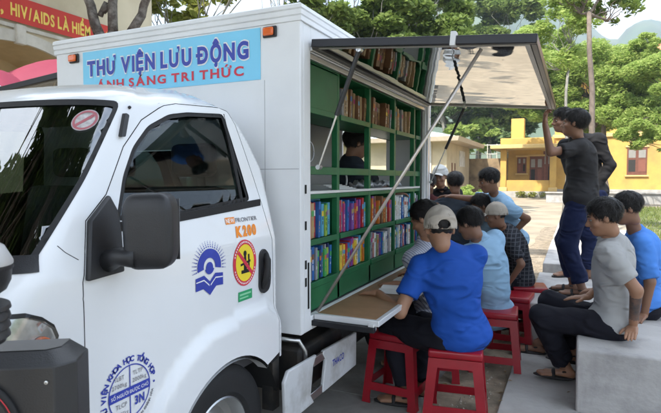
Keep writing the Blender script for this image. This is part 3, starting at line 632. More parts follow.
# ------------------------------------------------------------------ green shelf frames inside both openings
PY_ = [2.445, 2.87, 3.40, 3.95, 4.50, 4.685]     # uprights
SZ = {'bottom': .735, 'low': .885, 'mid': 1.118, 'counter': 1.368, 'bar': 1.495, 'head': 1.80, 'top': 2.075}
def shelf_frame(s_):
    xo = BX1-.045 if s_ > 0 else BX0+.045; D = .27*s_; X = lambda t: xo-t*D
    def bx(y0, y1, z0, z1, t0=0, t1=1): 
        a, b = sorted((X(t0), X(t1))); return (a, y0, z0), (b, y1, z1)
    mb = MB()
    for i, y in enumerate(PY_):
        w_ = .034 if i not in (0, 5) else .022
        mb.box(*bx(y-w_/2, y+w_/2, SZ['bottom'], SZ['top'], 0, .14)); mb.box(*bx(y-w_/2, y+w_/2, SZ['bottom'], SZ['counter'], .86, 1))
        if SZ: mb.box(*bx(y-.004, y+.004, SZ['bottom']+.002, SZ['counter']-.03, .1405, .8595))
        mb.box(*bx(y-.004, y+.004, SZ['head']+.03, SZ['top']-.002, .1405, .8595))
    fr = tp(mb.out('shelf_frame', M_green, bevel=.003))
    for nm, z, h_ in (('low', SZ['low'], .022), ('mid', SZ['mid'], .022), ('head', SZ['head']+.024, .02), ('top', SZ['top']+.01, .018)):
        mb = MB(); mb.box(*bx(PY_[0]+.012, PY_[-1]-.012, z-h_, z, .002, .998)); tp(mb.out('shelf_board', M_green, bevel=.002), fr)
        for i in range(5):
            mb = MB(); lip = .026
            mb.box(*bx(PY_[i]+.0175, PY_[i+1]-.0175, z-lip, z+.006, -.035, .001)); tp(mb.out('shelf_lip', M_green, bevel=.002), fr)
    for i in range(5):
        mb = MB(); mb.box(*bx(PY_[i]+.0175, PY_[i+1]-.0175, SZ['bar']-.022, SZ['bar']+.022, .0, .09)); tp(mb.out('guard_rail', M_green, bevel=.003), fr)
        mb = MB(); mb.box(*bx(PY_[i]+.0175, PY_[i+1]-.0175, SZ['counter']-.028, SZ['counter']-.001, .0, .09)); tp(mb.out('counter_rail', M_green, bevel=.003), fr)
    mb = MB(); mb.box(*bx(PY_[0]+.012, PY_[-1]-.012, SZ['bottom']+.002, SZ['low']-.030, -.0, .03)); tp(mb.out('front_panel', M_green, bevel=.002), fr)
    mb = MB(); mb.box(*bx(PY_[0]+.018, PY_[1]-.018, SZ['head']+.03, SZ['top']-.02, .0, .03)); tp(mb.out('front_panel', M_green, bevel=.002), fr)
    mb = MB(); mb.box(*bx(PY_[0]+.012, PY_[-1]-.012, SZ['counter'], SZ['counter']+.016, -.02, 1.25)); tp(mb.out('counter', mat('white_counter', (.70, .70, .69), .4), bevel=.003), fr)
    mb = MB(); mb.box(*bx(PY_[0]+.012, PY_[-1]-.012, SZ['bottom'], SZ['counter']-.03, 1.002, 1.02)); mb.box(*bx(PY_[0]+.012, PY_[-1]-.012, SZ['head'], SZ['top'], 1.002, 1.02)); tp(mb.out('back_board', mat('dark_back_board', (.05, .06, .05), .7), bevel=.002), fr)
    return X
XR = shelf_frame(1); XL = shelf_frame(-1)
def book(x, y, z, w_, h_, d_, col, tilt, label, grp, nm='book', pale=False):
    # spine towards the opening
    mb = MB(); Mx = Matrix.Translation((x, y, z)) @ Matrix.Rotation(tilt, 4, 'X')
    mb.box((-d_, 0, 0), (0, .0016, h_), 0, Mx); mb.box((-d_, w_-.0016, 0), (0, w_, h_), 0, Mx); mb.box((-.002, .0017, 0), (0, w_-.0017, h_), 0, Mx); mb.box((-d_+.004, .0018, .003), (-.0021, w_-.0018, h_-.003), 1, Mx)
    if w_ > .012: mb.box((0, .002, h_*.62), (.0006, w_-.002, h_*.78), 2, Mx)
    z_ = .03
    while z_ < h_*.55:
        l_ = random.uniform(.006, .03)
        if random.random() < .7: mb.box((0, w_*.38, z_), (.0005, w_*.62, z_+l_), 3, Mx)
        z_ += l_+random.uniform(.004, .012)
    c = [q*.8 for q in COLS[col]]; k2 = random.choice(list(COLS)); c2 = COLS[k2]
    o = mb.out(nm, [mat('cover_'+col.replace(' ', '_'), c, .4, var=.15, scale=20), mat('pages', (.62, .58, .48), .9, scale=90, var=.15), mat('cover_'+k2.replace(' ', '_'), c2, .4, var=.15, scale=20), random.choice([mat('spine_ink_white', (.7, .7, .68), .6), mat('spine_ink_dark', (.02, .02, .02), .6), mat('spine_ink_gold', (.45, .32, .08), .4)])])
    return tag(o, label, 'book', grp)
COLS = {'red': (.50, .03, .04), 'blue': (.03, .16, .48), 'sky blue': (.10, .40, .62), 'yellow': (.70, .50, .05), 'orange': (.65, .20, .03), 'green': (.06, .34, .09), 'white': (.72, .72, .70), 'magenta': (.52, .05, .22), 'purple': (.18, .06, .28), 'brown': (.24, .12, .06), 'tan': (.48, .33, .18), 'grey': (.25, .26, .28), 'lime green': (.35, .52, .07), 'navy': (.02, .03, .12)}
BAY = ['bay nearest the cab', 'second bay from cab', 'third bay from cab', 'fourth bay from cab', 'narrow rear bay']
ORD = ['first', 'second', 'third', 'fourth', 'fifth', 'sixth', 'seventh', 'eighth', 'ninth', 'tenth', 'eleventh', 'twelfth', 'thirteenth', 'fourteenth', 'fifteenth', 'sixteenth', 'seventeenth', 'eighteenth', 'nineteenth', 'twentieth']
PAL = {('mid', 0): ['tan', 'orange', 'brown', 'tan', 'red', 'blue', 'sky blue', 'sky blue', 'lime green', 'blue', 'green', 'sky blue', 'blue'],
       ('mid', 1): ['magenta', 'red', 'sky blue', 'magenta', 'orange', 'blue', 'magenta', 'purple', 'blue', 'red', 'navy', 'magenta', 'purple'], ('mid', 2): ['orange', 'red', 'orange', 'purple', 'brown', 'red', 'orange', 'tan', 'brown', 'tan', 'orange', 'tan'],
       ('mid', 3): ['white', 'grey', 'white', 'white', 'sky blue', 'white', 'grey', 'blue', 'white', 'sky blue', 'navy'], ('mid', 4): ['blue', 'white', 'navy', 'grey', 'red'],
       ('low', 0): ['blue', 'grey', 'navy', 'blue', 'grey', 'green', 'navy', 'blue', 'green', 'grey', 'lime green', 'navy'], ('low', 1): ['sky blue', 'yellow', 'orange', 'yellow', 'red', 'blue', 'red', 'purple', 'magenta', 'yellow', 'white', 'red'],
       ('low', 2): ['white', 'grey', 'red', 'white', 'green', 'tan', 'white', 'purple', 'blue', 'green', 'white'], ('low', 3): ['red', 'white', 'blue', 'navy', 'sky blue', 'white', 'brown', 'blue', 'grey'], ('low', 4): ['navy', 'white', 'red', 'blue']}
for lev, zt in (('mid', 'counter'), ('low', 'mid')):
    for i in range(5):
        y = PY_[i]+.024; end = PY_[i+1]-.022; room = SZ[zt]-SZ[lev]-.045; k = 0; cols = PAL[(lev, i)]
        while True:
            w_ = random.uniform(.016, .036); 
            if y+w_+.012 > end or k >= 20: break
            col = cols[k % len(cols)]; h_ = random.uniform(.80, .99)*min(room, .225); ti = random.choice([0, 0, R(2), R(-2)]) if k else 0
            book(XR(.0)-random.uniform(.004, .03), y, SZ[lev]+.0065, w_, h_, .155, col, ti*0 - (R(3) if (k % 7 == 5) else 0), f"{col} book, {ORD[k]} on the {'middle' if lev == 'mid' else 'bottom'} shelf, {BAY[i]}", 'books on the truck shelves')
            y += w_+.0015+(.01 if k % 7 == 5 else 0); k += 1
for i in (1, 2, 3):
    y = PY_[i]+.022; k = 0
    while y < PY_[i+1]-.07 and k < 12:
        w_ = random.uniform(.022, .042); col = random.choice(['tan', 'grey', 'tan', 'brown', 'brown']); book(XR(.0)-random.uniform(.006, .05), y, SZ['head']+.031, w_, random.uniform(.15, .20), .15, col, -R(random.choice([0, 4, 9])), f"{col} folder, {ORD[k]} on the topmost shelf, {BAY[i]}", 'folders on the topmost shelf', 'folder'); y += w_+.012; k += 1
# things on the counter and behind it
mb = MB()
for k in range(5): mb.box((XR(.9), 2.92+k*.004, SZ['counter']+.017+k*.006), (XR(.2), 3.28-k*.012, SZ['counter']+.022+k*.006), 0, Matrix.Rotation(R(k*.3), 4, 'Z'))
tag(mb.out('paper_stack', mat('paper', (.72, .72, .70), .9)), 'crumpled stack of white papers on the truck counter', 'paper stack')
mb = MB(); mb.tube([Vector((XR(.3), 3.10+.085*math.cos(t), SZ['counter']+.055+.07*math.sin(t)+.02)) for t in np.linspace(R(-30), R(210), 26)], .0065, 8); tag(mb.out('cable_loop', mat('pale_cable', (.45, .46, .48), .4), smooth=True), 'pale grey loop of cable standing on the counter by the seated reader', 'cable')
mb = MB(); mb.tube([Vector((XR(.2), 2.60+.05*math.cos(t), 1.60+.055*math.sin(t))) for t in np.linspace(0, 6.28, 22)], .004, 6); tag(mb.out('cable_loop', MATS['pale_cable'], smooth=True), 'thin grey coil of cable hanging behind the first rail', 'cable')
for y, w_, cl in ((3.45, .20, (.55, .57, .6)), (3.75, .16, (.35, .36, .38)), (4.05, .3, (.6, .62, .66)), (2.55, .22, (.10, .25, .42))):
    V = []; 
    bmx = bmesh.new(); bmesh.ops.create_icosphere(bmx, subdivisions=3, radius=1)
    for v in bmx.verts: v.co = Vector((v.co.x*.09, v.co.y*w_/2, (v.co.z+1)*.022*(1+.5*math.sin(v.co.x*9+v.co.y*7)))) + Vector((XR(.45), y+w_/2, (SZ['counter']+.017 if y != 2.55 else SZ['mid']+.20)))
    mb = MB(); mb.add([v.co.copy() for v in bmx.verts], [tuple(v.index for v in f.verts) for f in bmx.faces]); bmx.free()
    tag(mb.out('plastic_bag', mat('bag_%d' % int(y*100), cl, .35), smooth=True), {3.45: 'pale plastic bag lying on the counter beside the cable loop', 3.75: 'dark grey pouch lying on the middle of the counter', 4.05: 'long white plastic bag lying at the far end of the counter', 2.55: 'blue plastic sleeve lying over the tan books of the first bay'}[y], 'bag')
mb = MB(); mb.box((-1.98, 2.50, 1.30), (-1.62, 2.86, 1.66)); pr_ = mb.out('printer', mat('office_black', (.03, .03, .032), .4), bevel=.03); tag(pr_, 'black office printer standing behind the shelf of the first bay', 'printer')
mb = MB(); mb.box((-1.94, 2.54, 1.665), (-1.66, 2.82, 1.70)); l = mb.out('lid', mat('office_grey', (.12, .12, .13), .5), pr_, bevel=.01)
mb = MB(); mb.box((-2.1, 2.42, .726), (-1.56, 3.0, 1.298)); tag(mb.out('cabinet', mat('cabinet_grey', (.10, .10, .11), .5), bevel=.01), 'dark grey cabinet under the printer inside the truck', 'cabinet')

# ------------------------------------------------------------------ ground, paving, grass, hills
M_conc = mat('sandy_concrete', (.30, .25, .18), .88, var=.14, scale=.7, bump=.3, bscale=14, dirt=(.20, .165, .12), dscale=.9)
M_near = mat('grey_concrete', (.30, .29, .27), .88, var=.14, scale=2.5, bump=.35, bscale=22, dirt=(.17, .155, .135), dscale=1.6)
M_walk = mat('pale_walk_concrete', (.37, .36, .345), .85, var=.10, scale=3, bump=.3, bscale=26, dirt=(.25, .24, .22), dscale=2.2)
M_dirt = mat('trodden_earth', (.26, .21, .15), .95, var=.25, scale=9, bump=.8, bscale=40, dirt=(.12, .10, .07), dscale=5)
M_block = mat('cast_concrete', (.40, .385, .37), .82, var=.08, scale=5, bump=.35, bscale=45, dirt=(.23, .22, .215), dscale=3.2)
def sheet(name, x0, y0, x1, y1, z, m, n=1): return tag(link(name, [(x0, y0, z), (x1, y0, z), (x1, y1, z), (x0, y1, z)], [(0, 1, 2, 3)], m), kind='structure')
sheet('ground', -2400, -2400, 2400, 2400, 0, mat('far_earth', (.12, .14, .07), .95, var=.3, scale=.05))
sheet('paving', -9.8, -9, 9, 49, .004, M_conc)
# slabs with open joints round the truck
mb = MB()
for i in range(-5, 1):
    for j in range(-3, 6):
        x0, y0 = -8+i*0-.0, 0
for x0, x1 in ((-5.6, -3.25), (-3.24, -.80)):
    for j in range(-3, 7): mb.box((x0+.006, j*1.6+.006, .0045), (x1-.006, j*1.6+1.594, .012))
tag(mb.out('road', M_near), kind='structure')
mb = MB(); gx = -.80; nn = 60; V = []
for k in range(nn+1):
    y = -4+k*.35; V += [(gx-.03+.03*math.sin(y*3.1), y, .014), (-.41+.02*math.sin(y*2.3+1), y, .014)]
mb.add(V, [(2*k, 2*k+1, 2*k+3, 2*k+2) for k in range(nn)]); tag(mb.out('dirt_verge', M_dirt), kind='structure')
mb = MB()
for j in range(-3, 11): mb.box((-.40, j*1.5+.008, .0), (1.45, j*1.5+1.492, .045))
tag(mb.out('path', M_walk, bevel=.008), kind='structure')
mb = MB()
for k in range(700):
    x = random.gauss(-.6, .11); y = random.uniform(1.5, 12); s_ = random.uniform(.004, .016); a0 = random.random()*3
    P = [Vector((x+s_*math.cos(a0+t), y+s_*math.sin(a0+t), .013)) for t in (0, 1.3, 2.7, 4.4)]; mb.add(P+[Vector((x, y, .014+s_*.8))], [(0, 1, 4), (1, 2, 4), (2, 3, 4), (3, 0, 4)])
tag(mb.out('gravel', mat('gravel_grey', (.30, .26, .21), .9, var=.4, scale=80)), 'loose small stones scattered along the earth strip', 'gravel', kind='stuff')
V = []; F = []
for k in range(260):
    x = random.choice([random.gauss(-.62, .25), random.uniform(-.4, 1.4), random.uniform(-1.5, 6)]); y = random.uniform(2, 16); s_ = random.uniform(.012, .03); t = random.random()*6.3; c, q = math.cos(t)*s_, math.sin(t)*s_; z = .052 if -.4 < x < 1.45 else .02; k0 = len(V)
    V += [(x-c, y-q, z), (x+q*.4, y-c*.4, z+.006), (x+c, y+q, z+.002), (x-q*.4, y+c*.4, z+.004)]; F.append((k0, k0+1, k0+2, k0+3))
tag(link('fallen_leaves', V, F, leaf_mat('dry_leaves', (.12, .08, .03), (.26, .19, .07), .1)), 'dry leaves scattered over the paving and path', 'leaves', kind='stuff')
for (pts, nm) in (((-.02, 3.46, 1.05, 4.50), 'a'), ((.0, 4.53, .95, 6.20), 'b'), ((-.34, 6.9, .62, 9.6), 'c'), ((-.34, 10.0, .62, 13.0), 'd')): pass
def block(x0, y0, x1, y1, label, h=.425):
    bm = bmesh.new(); bmesh.ops.create_grid(bm, x_segments=10, y_segments=10, size=.5)
    bm.free(); mb = MB(); mb.box((0, 0, 0), (x1-x0, y1-y0, h)); o = mb.out('concrete_block', M_block, bevel=.012, loc=(x0, y0, 0)); return tag(o, label, 'bench block', 'concrete bench blocks in a row')
block(.03, 3.46, 1.02, 4.42, 'nearest grey concrete bench block with two men sitting on it')
block(-.34, 4.62, .72, 6.20, 'pale concrete bench block with two men standing on it')
block(-.34, 6.88, .72, 9.7, 'sunlit concrete bench block with a red bucket on it')
block(-.34, 10.3, .72, 13.4, 'farthest sunlit concrete bench block behind the red bucket')
def grass(x0, y0, x1, y1, n, h, name='grass'):
    V = []; F = []
    P = rng.random((n, 2))*[x1-x0, y1-y0]+[x0, y0]
    for i, (x, y) in enumerate(P):
        t = rng.random()*6.28; w_ = .006+.006*rng.random()*(1+y*.06); hh = h*(.5+rng.random()); lx, ly = rng.normal(0, .4*hh, 2); c, s_ = math.cos(t)*w_, math.sin(t)*w_
        k = len(V); V += [(x-c, y-s_, .0), (x+c, y+s_, .0), (x+lx, y+ly, hh)]; F.append((k, k+1, k+2))
    return V, F
M_grass = leaf_mat('grass_blades', (.10, .15, .03), (.20, .22, .06), .25)
sheet('lawn', 1.5, 13.5, 12, 31, .012, mat('lawn_green', (.10, .12, .045), .95, var=.35, scale=1.2, bump=.5, bscale=60, dirt=(.22, .18, .11), dscale=.6))
V, F = grass(1.5, 13.5, 7.5, 31, 16000, .09); tag(link('grass', V, F, M_grass), 'short sunlit grass on the lawn by the low wall', 'grass', kind='stuff')
V, F = grass(-.25, 6.22, .6, 6.86, 500, .08); tag(link('grass', V, F, M_grass), 'tufts of grass in the gap between two bench blocks', 'grass', kind='stuff')
mb = MB(); mb.box((-1.6, 34.6, 0), (16, 34.9, .58)); mb.box((-1.65, 34.5, .581), (16.05, 35.0, .66)); tag(mb.out('garden_wall', M_walk, bevel=.02), 'low pale concrete wall in front of the yellow building', 'low wall')

# hills: one sheet of slopes behind the town, its skyline at real height and distance
prof = [(-300, 60), (0, 70), (300, 60), (400, 30), (440, -60), (500, -60), (545, 0), (575, 24), (600, 44), (612, 46), (622, 34), (634, 27), (648, 25), (661, 30), (760, 60), (900, 110)]
def hills(name, r0, r1, prof, seed, mt, extra=0):
    az0 = -75; n = 150; m_ = 34; V = []; F = []
    for i in range(n+1):
        azr = R(-70+100*i/n)                      # from the truck axis
        xp = 330.5+FPX*math.tan(max(-1.2, min(1.2, azr+YAW)))
        yp = float(np.interp(xp, [p[0] for p in prof], [p[1] for p in prof])); el = math.atan((206.5-yp)/FPX*math.cos(azr+YAW)) - PITCH*math.cos(azr+YAW)
        H = math.tan(el)*r1
        for j in range(m_+1):
            t = j/m_; r_ = r0+(r1-r0)*t; f = 1-(1-min(1, t*1.0))**1.35 if t < 1 else 1
            hgt = H*f*(1+.0)
            wob = 0
            for o in range(1, 6): wob += math.sin(i*.13*1.9**o+seed*o+j*.11*1.7**o)*math.cos(j*.17*1.8**o-seed+i*.07*o)/1.8**o
            V.append((math.sin(azr)*r_, math.cos(azr)*r_, hgt*(1+.07*wob*(1-.75*t**4)) - 5*(1-t)))
    for i in range(n):
        for j in range(m_): k = i*(m_+1)+j; F.append((k, k+m_+1, k+m_+2, k+1))
    return tag(link(name, V, F, mt, None, True), kind='structure')
M_hill = mat('forested_slope', (.045, .075, .03), .95, var=.4, scale=.02, dirt=(.09, .11, .05), dscale=.008)
hills('hills', 420, 1500, prof, 2.3, M_hill)
hz = MB(); hz.box((-1900, -1900, -1), (1900, 1900, 900)); ho = tag(hz.out('haze', None) if False else link('haze', hz.v, hz.f, []), kind='stuff')
hm = bpy.data.materials.new('haze_air'); hm.use_nodes = True; n_ = hm.node_tree
for x in list(n_.nodes):
    if x.type == 'BSDF_PRINCIPLED': n_.nodes.remove(x)
pv = n_.nodes.new('ShaderNodeVolumePrincipled'); pv.inputs['Color'].default_value = (.62, .78, 1.0, 1); pv.inputs['Density'].default_value = HAZE = .0008; pv.inputs['Anisotropy'].default_value = .2
n_.links.new(pv.outputs[0], n_.nodes['Material Output'].inputs['Volume']); ho.data.materials.append(hm); ho['label'] = 'pale blue haze over the distant hills'; ho['category'] = 'haze'

# ------------------------------------------------------------------ buildings
M_cream = mat('cream_render', (.52, .44, .30), .85, var=.05, scale=1.5, dirt=(.42, .35, .24), dscale=.7); M_creamw = mat('white_trim', (.62, .60, .55), .75, dirt=(.45, .43, .38), dscale=2)
M_yel = mat('yellow_render', (.54, .335, .085), .85, var=.08, scale=.8, dirt=(.38, .24, .08), dscale=.5); M_yel2 = mat('yellow_trim', (.56, .40, .17), .8); M_shut = mat('brown_shutter', (.14, .05, .03), .6, var=.15)
M_tile = mat('orange_roof_tile', (.42, .16, .07), .8, var=.2, scale=8, bump=.5, bscale=20); M_dark = mat('dark_room', (.03, .028, .025), .9)
# gate building with an arch and a banner (left)
GX = -10.0; hall = empty('gate_building', (GX-2, 5, 0), 'cream building with a tall arch and a red banner behind the pink umbrellas', 'building')
archY, archR, archZ = 6.95, 2.70, 1.42
arch = [(archY+archR*math.cos(t), archZ+archR*math.sin(t)) for t in np.linspace(0, math.pi, 40)] + [(archY-archR, .02), (archY+archR, .02)]
V, F = patch([(-2, 0), (10.6, 0), (10.6, 7.6), (-2, 7.6)], [arch], lambda y, z: Vector((GX, y, z)), .6, .3)
M_hall = mat('pale_cream_render', (.66, .59, .45), .85, var=.05, scale=1.5, dirt=(.55, .48, .35), dscale=.7)
keep(link('wall', V, F, M_hall), hall)
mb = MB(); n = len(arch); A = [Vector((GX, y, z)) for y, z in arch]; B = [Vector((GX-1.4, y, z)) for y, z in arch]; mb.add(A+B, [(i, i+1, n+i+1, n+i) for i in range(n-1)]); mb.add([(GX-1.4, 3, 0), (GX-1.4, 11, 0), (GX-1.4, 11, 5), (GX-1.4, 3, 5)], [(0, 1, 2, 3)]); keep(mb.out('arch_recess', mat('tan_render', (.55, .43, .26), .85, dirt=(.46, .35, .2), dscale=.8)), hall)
mb = MB(); T_ = np.linspace(0, math.pi, 40)
for i in range(39):
    def ap(t, r_, o): return Vector((GX+o, archY+r_*math.cos(t), archZ+r_*math.sin(t)))
    a, b = T_[i], T_[i+1]; mb.hull8([ap(a, archR, .0), ap(b, archR, .0), ap(b, archR+.22, .0), ap(a, archR+.22, .0), ap(a, archR, .07), ap(b, archR, .07), ap(b, archR+.22, .07), ap(a, archR+.22, .07)])
keep(mb.out('arch_trim', M_creamw), hall)
mb = MB(); mb.box((GX, archY-.10, archZ+archR-.04), (GX+.13, archY+.10, archZ+archR+.34)); keep(mb.out('keystone', M_creamw, bevel=.02), hall)
mb = MB(); mb.box((GX-.0, -2, 4.38), (GX+.06, 10.65, 4.46)); keep(mb.out('string_course', M_creamw, bevel=.01), hall)
mb = MB(); mb.box((GX-6, -2.3, 7.6), (GX+.5, 10.9, 7.85)); mb.box((GX-6, -2, 0), (GX-.01, -1.9, 7.6)); keep(mb.out('roof', M_creamw), hall)
mb = MB(); mb.box((GX-6, 10.5, 0), (GX-.01, 10.59, 7.6)); keep(mb.out('wall', M_cream), hall)
mb = MB(); mb.box((GX+.075, 1.0, 4.50), (GX+.085, 9.25, 4.99)); bn = tag(mb.out('banner', mat('banner_red_cloth', (.58, .045, .035), .7, var=.06, scale=2)), 'red cloth banner with yellow capitals hung across the cream building', 'banner')
for s_, y0, y1 in (('MA TÚY,', 5.35, 6.62), ('HIV/AIDS LÀ HIỂM', 6.76, 8.60), ('HỌA', 8.72, 9.12)): put_text('banner_lettering', s_, (lambda y0, y1: lambda a, b, c: Vector((GX+.088+.0005*c, y0+a*(y1-y0), 4.61+b*.235)))(y0, y1), mat('banner_yellow', (.85, .62, .12), .6), bn, .035, .1)

# yellow two-storey building with a porch wing
YB = 47.0; yb = empty('yellow_building', (6, YB, 0), 'yellow two-storey building with brown shutters and orange tiled roof', 'building')
def bxp(name, lo, hi, m, par, bev=0):
    mb = MB(); mb.box(lo, hi); o = mb.out(name, m, bevel=bev)
    return keep(o, par) if par.type == 'EMPTY' else (setattr(o, 'parent', par) or o)
bxp('wall', (-1.6, YB, 0), (26, YB+9, 9.2), M_yel, yb); bxp('plinth', (-1.7, YB-.12, 0), (26.1, YB-.001, .62), M_walk, yb, .02)
for z in (4.75, 8.9): bxp('string_course', (-1.75, YB-.16, z), (26.2, YB-.002, z+.28), M_yel2, yb, .03)
def window(x, z, w_, h_, par, Yf, door=False):
    fr = bxp('door' if door else 'window', (x, Yf-.05, z), (x+w_, Yf-.003, z+h_), M_shut, par)
    bxp('surround', (x-.12, Yf-.09, z+h_+.001), (x+w_+.12, Yf-.004, z+h_+.14), M_yel2, fr); 
    if not door: bxp('sill', (x-.12, Yf-.14, z-.12), (x+w_+.12, Yf-.004, z-.001), M_yel2, fr)
    for k in range(2):
        bxp('pane', (x+.10+k*w_/2, Yf-.062, z+h_*.12), (x+w_/2-.10+k*w_/2, Yf-.051, z+h_*.55), M_dark if (k+int(x)) % 2 else mat('shutter_red_brown', (.20, .07, .045), .6), fr)
        bxp('pane', (x+.10+k*w_/2, Yf-.062, z+h_*.62), (x+w_/2-.10+k*w_/2, Yf-.051, z+h_*.90), mat('dusty_pane', (.25, .24, .22), .3), fr)
for x in (1.55, 8.9): mb = MB(); mb.tube([(x, YB-.12, .65), (x, YB-.12, 8.8)], .06, 8); keep(mb.out('drainpipe', M_creamw, smooth=True), yb)
for x in (.2, 3.35, 6.6, 9.8, 13): window(x+.25, 1.75, 1.35, 2.15, yb, YB); window(x+.25, 5.9, 1.35, 2.0, yb, YB)
mb = MB(); mb.add([(-2.5, YB-1.0, 9.2), (27, YB-1.0, 9.2), (27, YB+10, 9.2), (-2.5, YB+10, 9.2), (1.8, YB+4.5, 12.6), (22.5, YB+4.5, 12.6)], [(3, 2, 1, 0), (0, 1, 5, 4), (1, 2, 5), (2, 3, 4, 5), (3, 0, 4)]); keep(mb.out('roof', M_tile), yb)
# porch wing
PYf = 43.0
bxp('porch_wall', (-5.0, PYf+2.2, 0), (-1.75, PYf+5, 4.2), M_yel, yb); bxp('porch_floor', (-5.6, PYf-.4, 0), (-1.76, PYf+2.19, .5), M_walk, yb, .02)
bxp('porch_roof', (-6.0, PYf-.9, 3.75), (-1.0, PYf+5.2, 4.05), M_yel2, yb, .03); bxp('parapet', (-5.3, PYf-.5, 4.06), (-1.5, PYf+4.8, 4.55), M_yel, yb, .03)
for x in (-5.1, -1.55): bxp('porch_column', (x-.22, PYf-.2, .5), (x+.22, PYf+.24, 3.74), M_yel, yb, .02); bxp('column_base', (x-.30, PYf-.28, .505), (x+.30, PYf+.32, .80), M_yel2, yb, .02)
bxp('low_porch_wall', (-4.87, PYf-.1, .502), (-1.78, PYf+.08, 1.35), M_yel, yb, .01)
window(-4.3, 1.9, .7, 1.3, yb, PYf+2.2); window(-3.35, .95, 1.0, 2.3, yb, PYf+2.2, True); window(-2.35, .95, .55, 2.7, yb, PYf+2.2, True)
bxp('tower', (-4.9, PYf+3, 4.56), (-3.9, PYf+4, 6.4), M_yel, yb, .02)
# stained yard wall with a railing
sw = empty('yard_wall', (-7, 44, 0), 'stained tan boundary wall with pale railing between the cream and yellow buildings', 'wall')
bxp('wall_panel', (-10.5, 45.6, 0), (-5.05, 45.85, 3.15), mat('stained_render', (.30, .22, .13), .9, var=.2, scale=2, dirt=(.13, .09, .06), dscale=1.1), sw)
for k in range(10): bxp('railing_post', (-12+k*.75, 45.68, 3.151), (-11.95+k*.75, 45.74, 4.35), M_creamw, sw)
for z in (3.5, 4.25): 
    bxp('railing_bar', (-12, 45.66, z), (-5.05, 45.67+.03, z+.05), M_creamw, sw)
# low cream building
cb = empty('cream_building', (-12, 40, 0), 'low cream building with a pale overhanging roof behind the boys at the truck end', 'building')
CX, CY = -8.1, 36.5
bxp('wall', (CX-14, CY, 0), (CX, CY+8.5, 4.0), M_cream, cb)
for x in (CX-1.4, CX-4.2): bxp('pilaster', (x, CY-.12, 0), (x+.35, CY-.003, 4.0), M_creamw, cb, .01)
for y in (CY+1.6, CY+2.6): bxp('slit_window', (CX+.003, y, 1.1), (CX+.03, y+.28, 2.6), M_shut, cb)
bxp('window', (CX+.003, CY+4.3, 2.4), (CX+.04, CY+6.4, 3.6), M_creamw, cb)
mb = MB(); mb.hull8([(CX-15, CY-1.2, 4.0), (CX+1.0, CY-1.2, 4.0), (CX+1.0, CY+9.5, 4.0), (CX-15, CY+9.5, 4.0), (CX-15, CY-1.3, 4.3), (CX+1.1, CY-1.3, 4.3), (CX+1.1, CY+9.6, 4.3), (CX-15, CY+9.6, 4.3)]); keep(mb.out('roof', mat('eave_beige', (.50, .42, .32), .8)), cb)
mb = MB(); mb.add([(CX-15, CY-1.2, 4.301), (CX+.9, CY-1.2, 4.301), (CX+.9, CY+9.5, 4.301), (CX-15, CY+9.5, 4.301), (CX-15, CY+4, 5.4), (CX-3.5, CY+4, 5.4)], [(0, 1, 5, 4), (1, 2, 5), (2, 3, 4, 5), (0, 4, 3)]); keep(mb.out('roof_sheet', mat('pale_green_sheet', (.48, .58, .52), .5)), cb)

# ------------------------------------------------------------------ trees
def limb(mb, a, b, r0, r1, n=7, wob=.04, seg=6):
    a = Vector(a); b = Vector(b); L_ = (b-a).length; P = []
    for k in range(seg+1):
        t = k/seg; P.append(a.lerp(b, t)+Vector((random.gauss(0, wob), random.gauss(0, wob), 0))*L_*(0 if k in (0, seg) else 1)*.5)
    mb.tube(P, [r0+(r1-r0)*k/seg for k in range(seg+1)], n); return P
def leaves(clumps, n, size, spread, droop=0, aspect=.5):
    C_ = np.array([c[:3] for c in clumps]); Rr = np.array([c[3] for c in clumps]); w_ = Rr**2; idx = rng.choice(len(C_), n, p=w_/w_.sum())
    d = rng.normal(size=(n, 3)); d /= np.linalg.norm(d, axis=1)[:, None]; rad = Rr[idx]*rng.random(n)**.45
    P = C_[idx]+d*rad[:, None]*[1, 1, .62]; P[:, 2] -= droop*rad
    a = rng.normal(size=(n, 3)); a[:, 2] *= .45; a /= np.linalg.norm(a, axis=1)[:, None]; b = np.cross(a, rng.normal(size=(n, 3))); b /= np.linalg.norm(b, axis=1)[:, None]
    s_ = size*(.6+.8*rng.random(n))[:, None]; a = a*s_; b = b*s_*aspect
    V = np.empty((n, 4, 3)); V[:, 0] = P-a; V[:, 1] = P+b; V[:, 2] = P+a; V[:, 3] = P-b
    return V.reshape(-1, 3)
def leafmesh(name, V, m, parent):
    n = len(V)//4; me = bpy.data.meshes.new(name); me.vertices.add(4*n); me.vertices.foreach_set('co', V.ravel()); me.loops.add(4*n); me.loops.foreach_set('vertex_index', np.arange(4*n, dtype=np.int32))
    me.polygons.add(n); me.polygons.foreach_set('loop_start', np.arange(0, 4*n, 4, dtype=np.int32)); me.update(calc_edges=True); me.materials.append(m); o = bpy.data.objects.new(name, me); COL.objects.link(o); return keep(o, parent)
M_bark = mat('dark_bark', (.085, .07, .06), .9, var=.35, scale=12, bump=1, bscale=30, dirt=(.22, .20, .18), dscale=9); M_bark2 = mat('brown_bark', (.15, .12, .10), .9, var=.25, scale=10, bump=.6, bscale=40); M_bark3 = mat('grey_bark', (.22, .21, .19), .9, var=.2, scale=10, bump=.5)
L_dark = leaf_mat('leaves_dark', (.035, .07, .018), (.09, .14, .04)); L_mid = leaf_mat('leaves_mid', (.09, .145, .03), (.22, .29, .075), .45); L_lite = leaf_mat('leaves_light', (.22, .33, .07), (.42, .50, .15), .55); L_far = leaf_mat('leaves_far', (.08, .13, .05), (.17, .23, .09)); L_yel = leaf_mat('leaves_yellowish', (.16, .20, .03), (.30, .30, .08), .45)
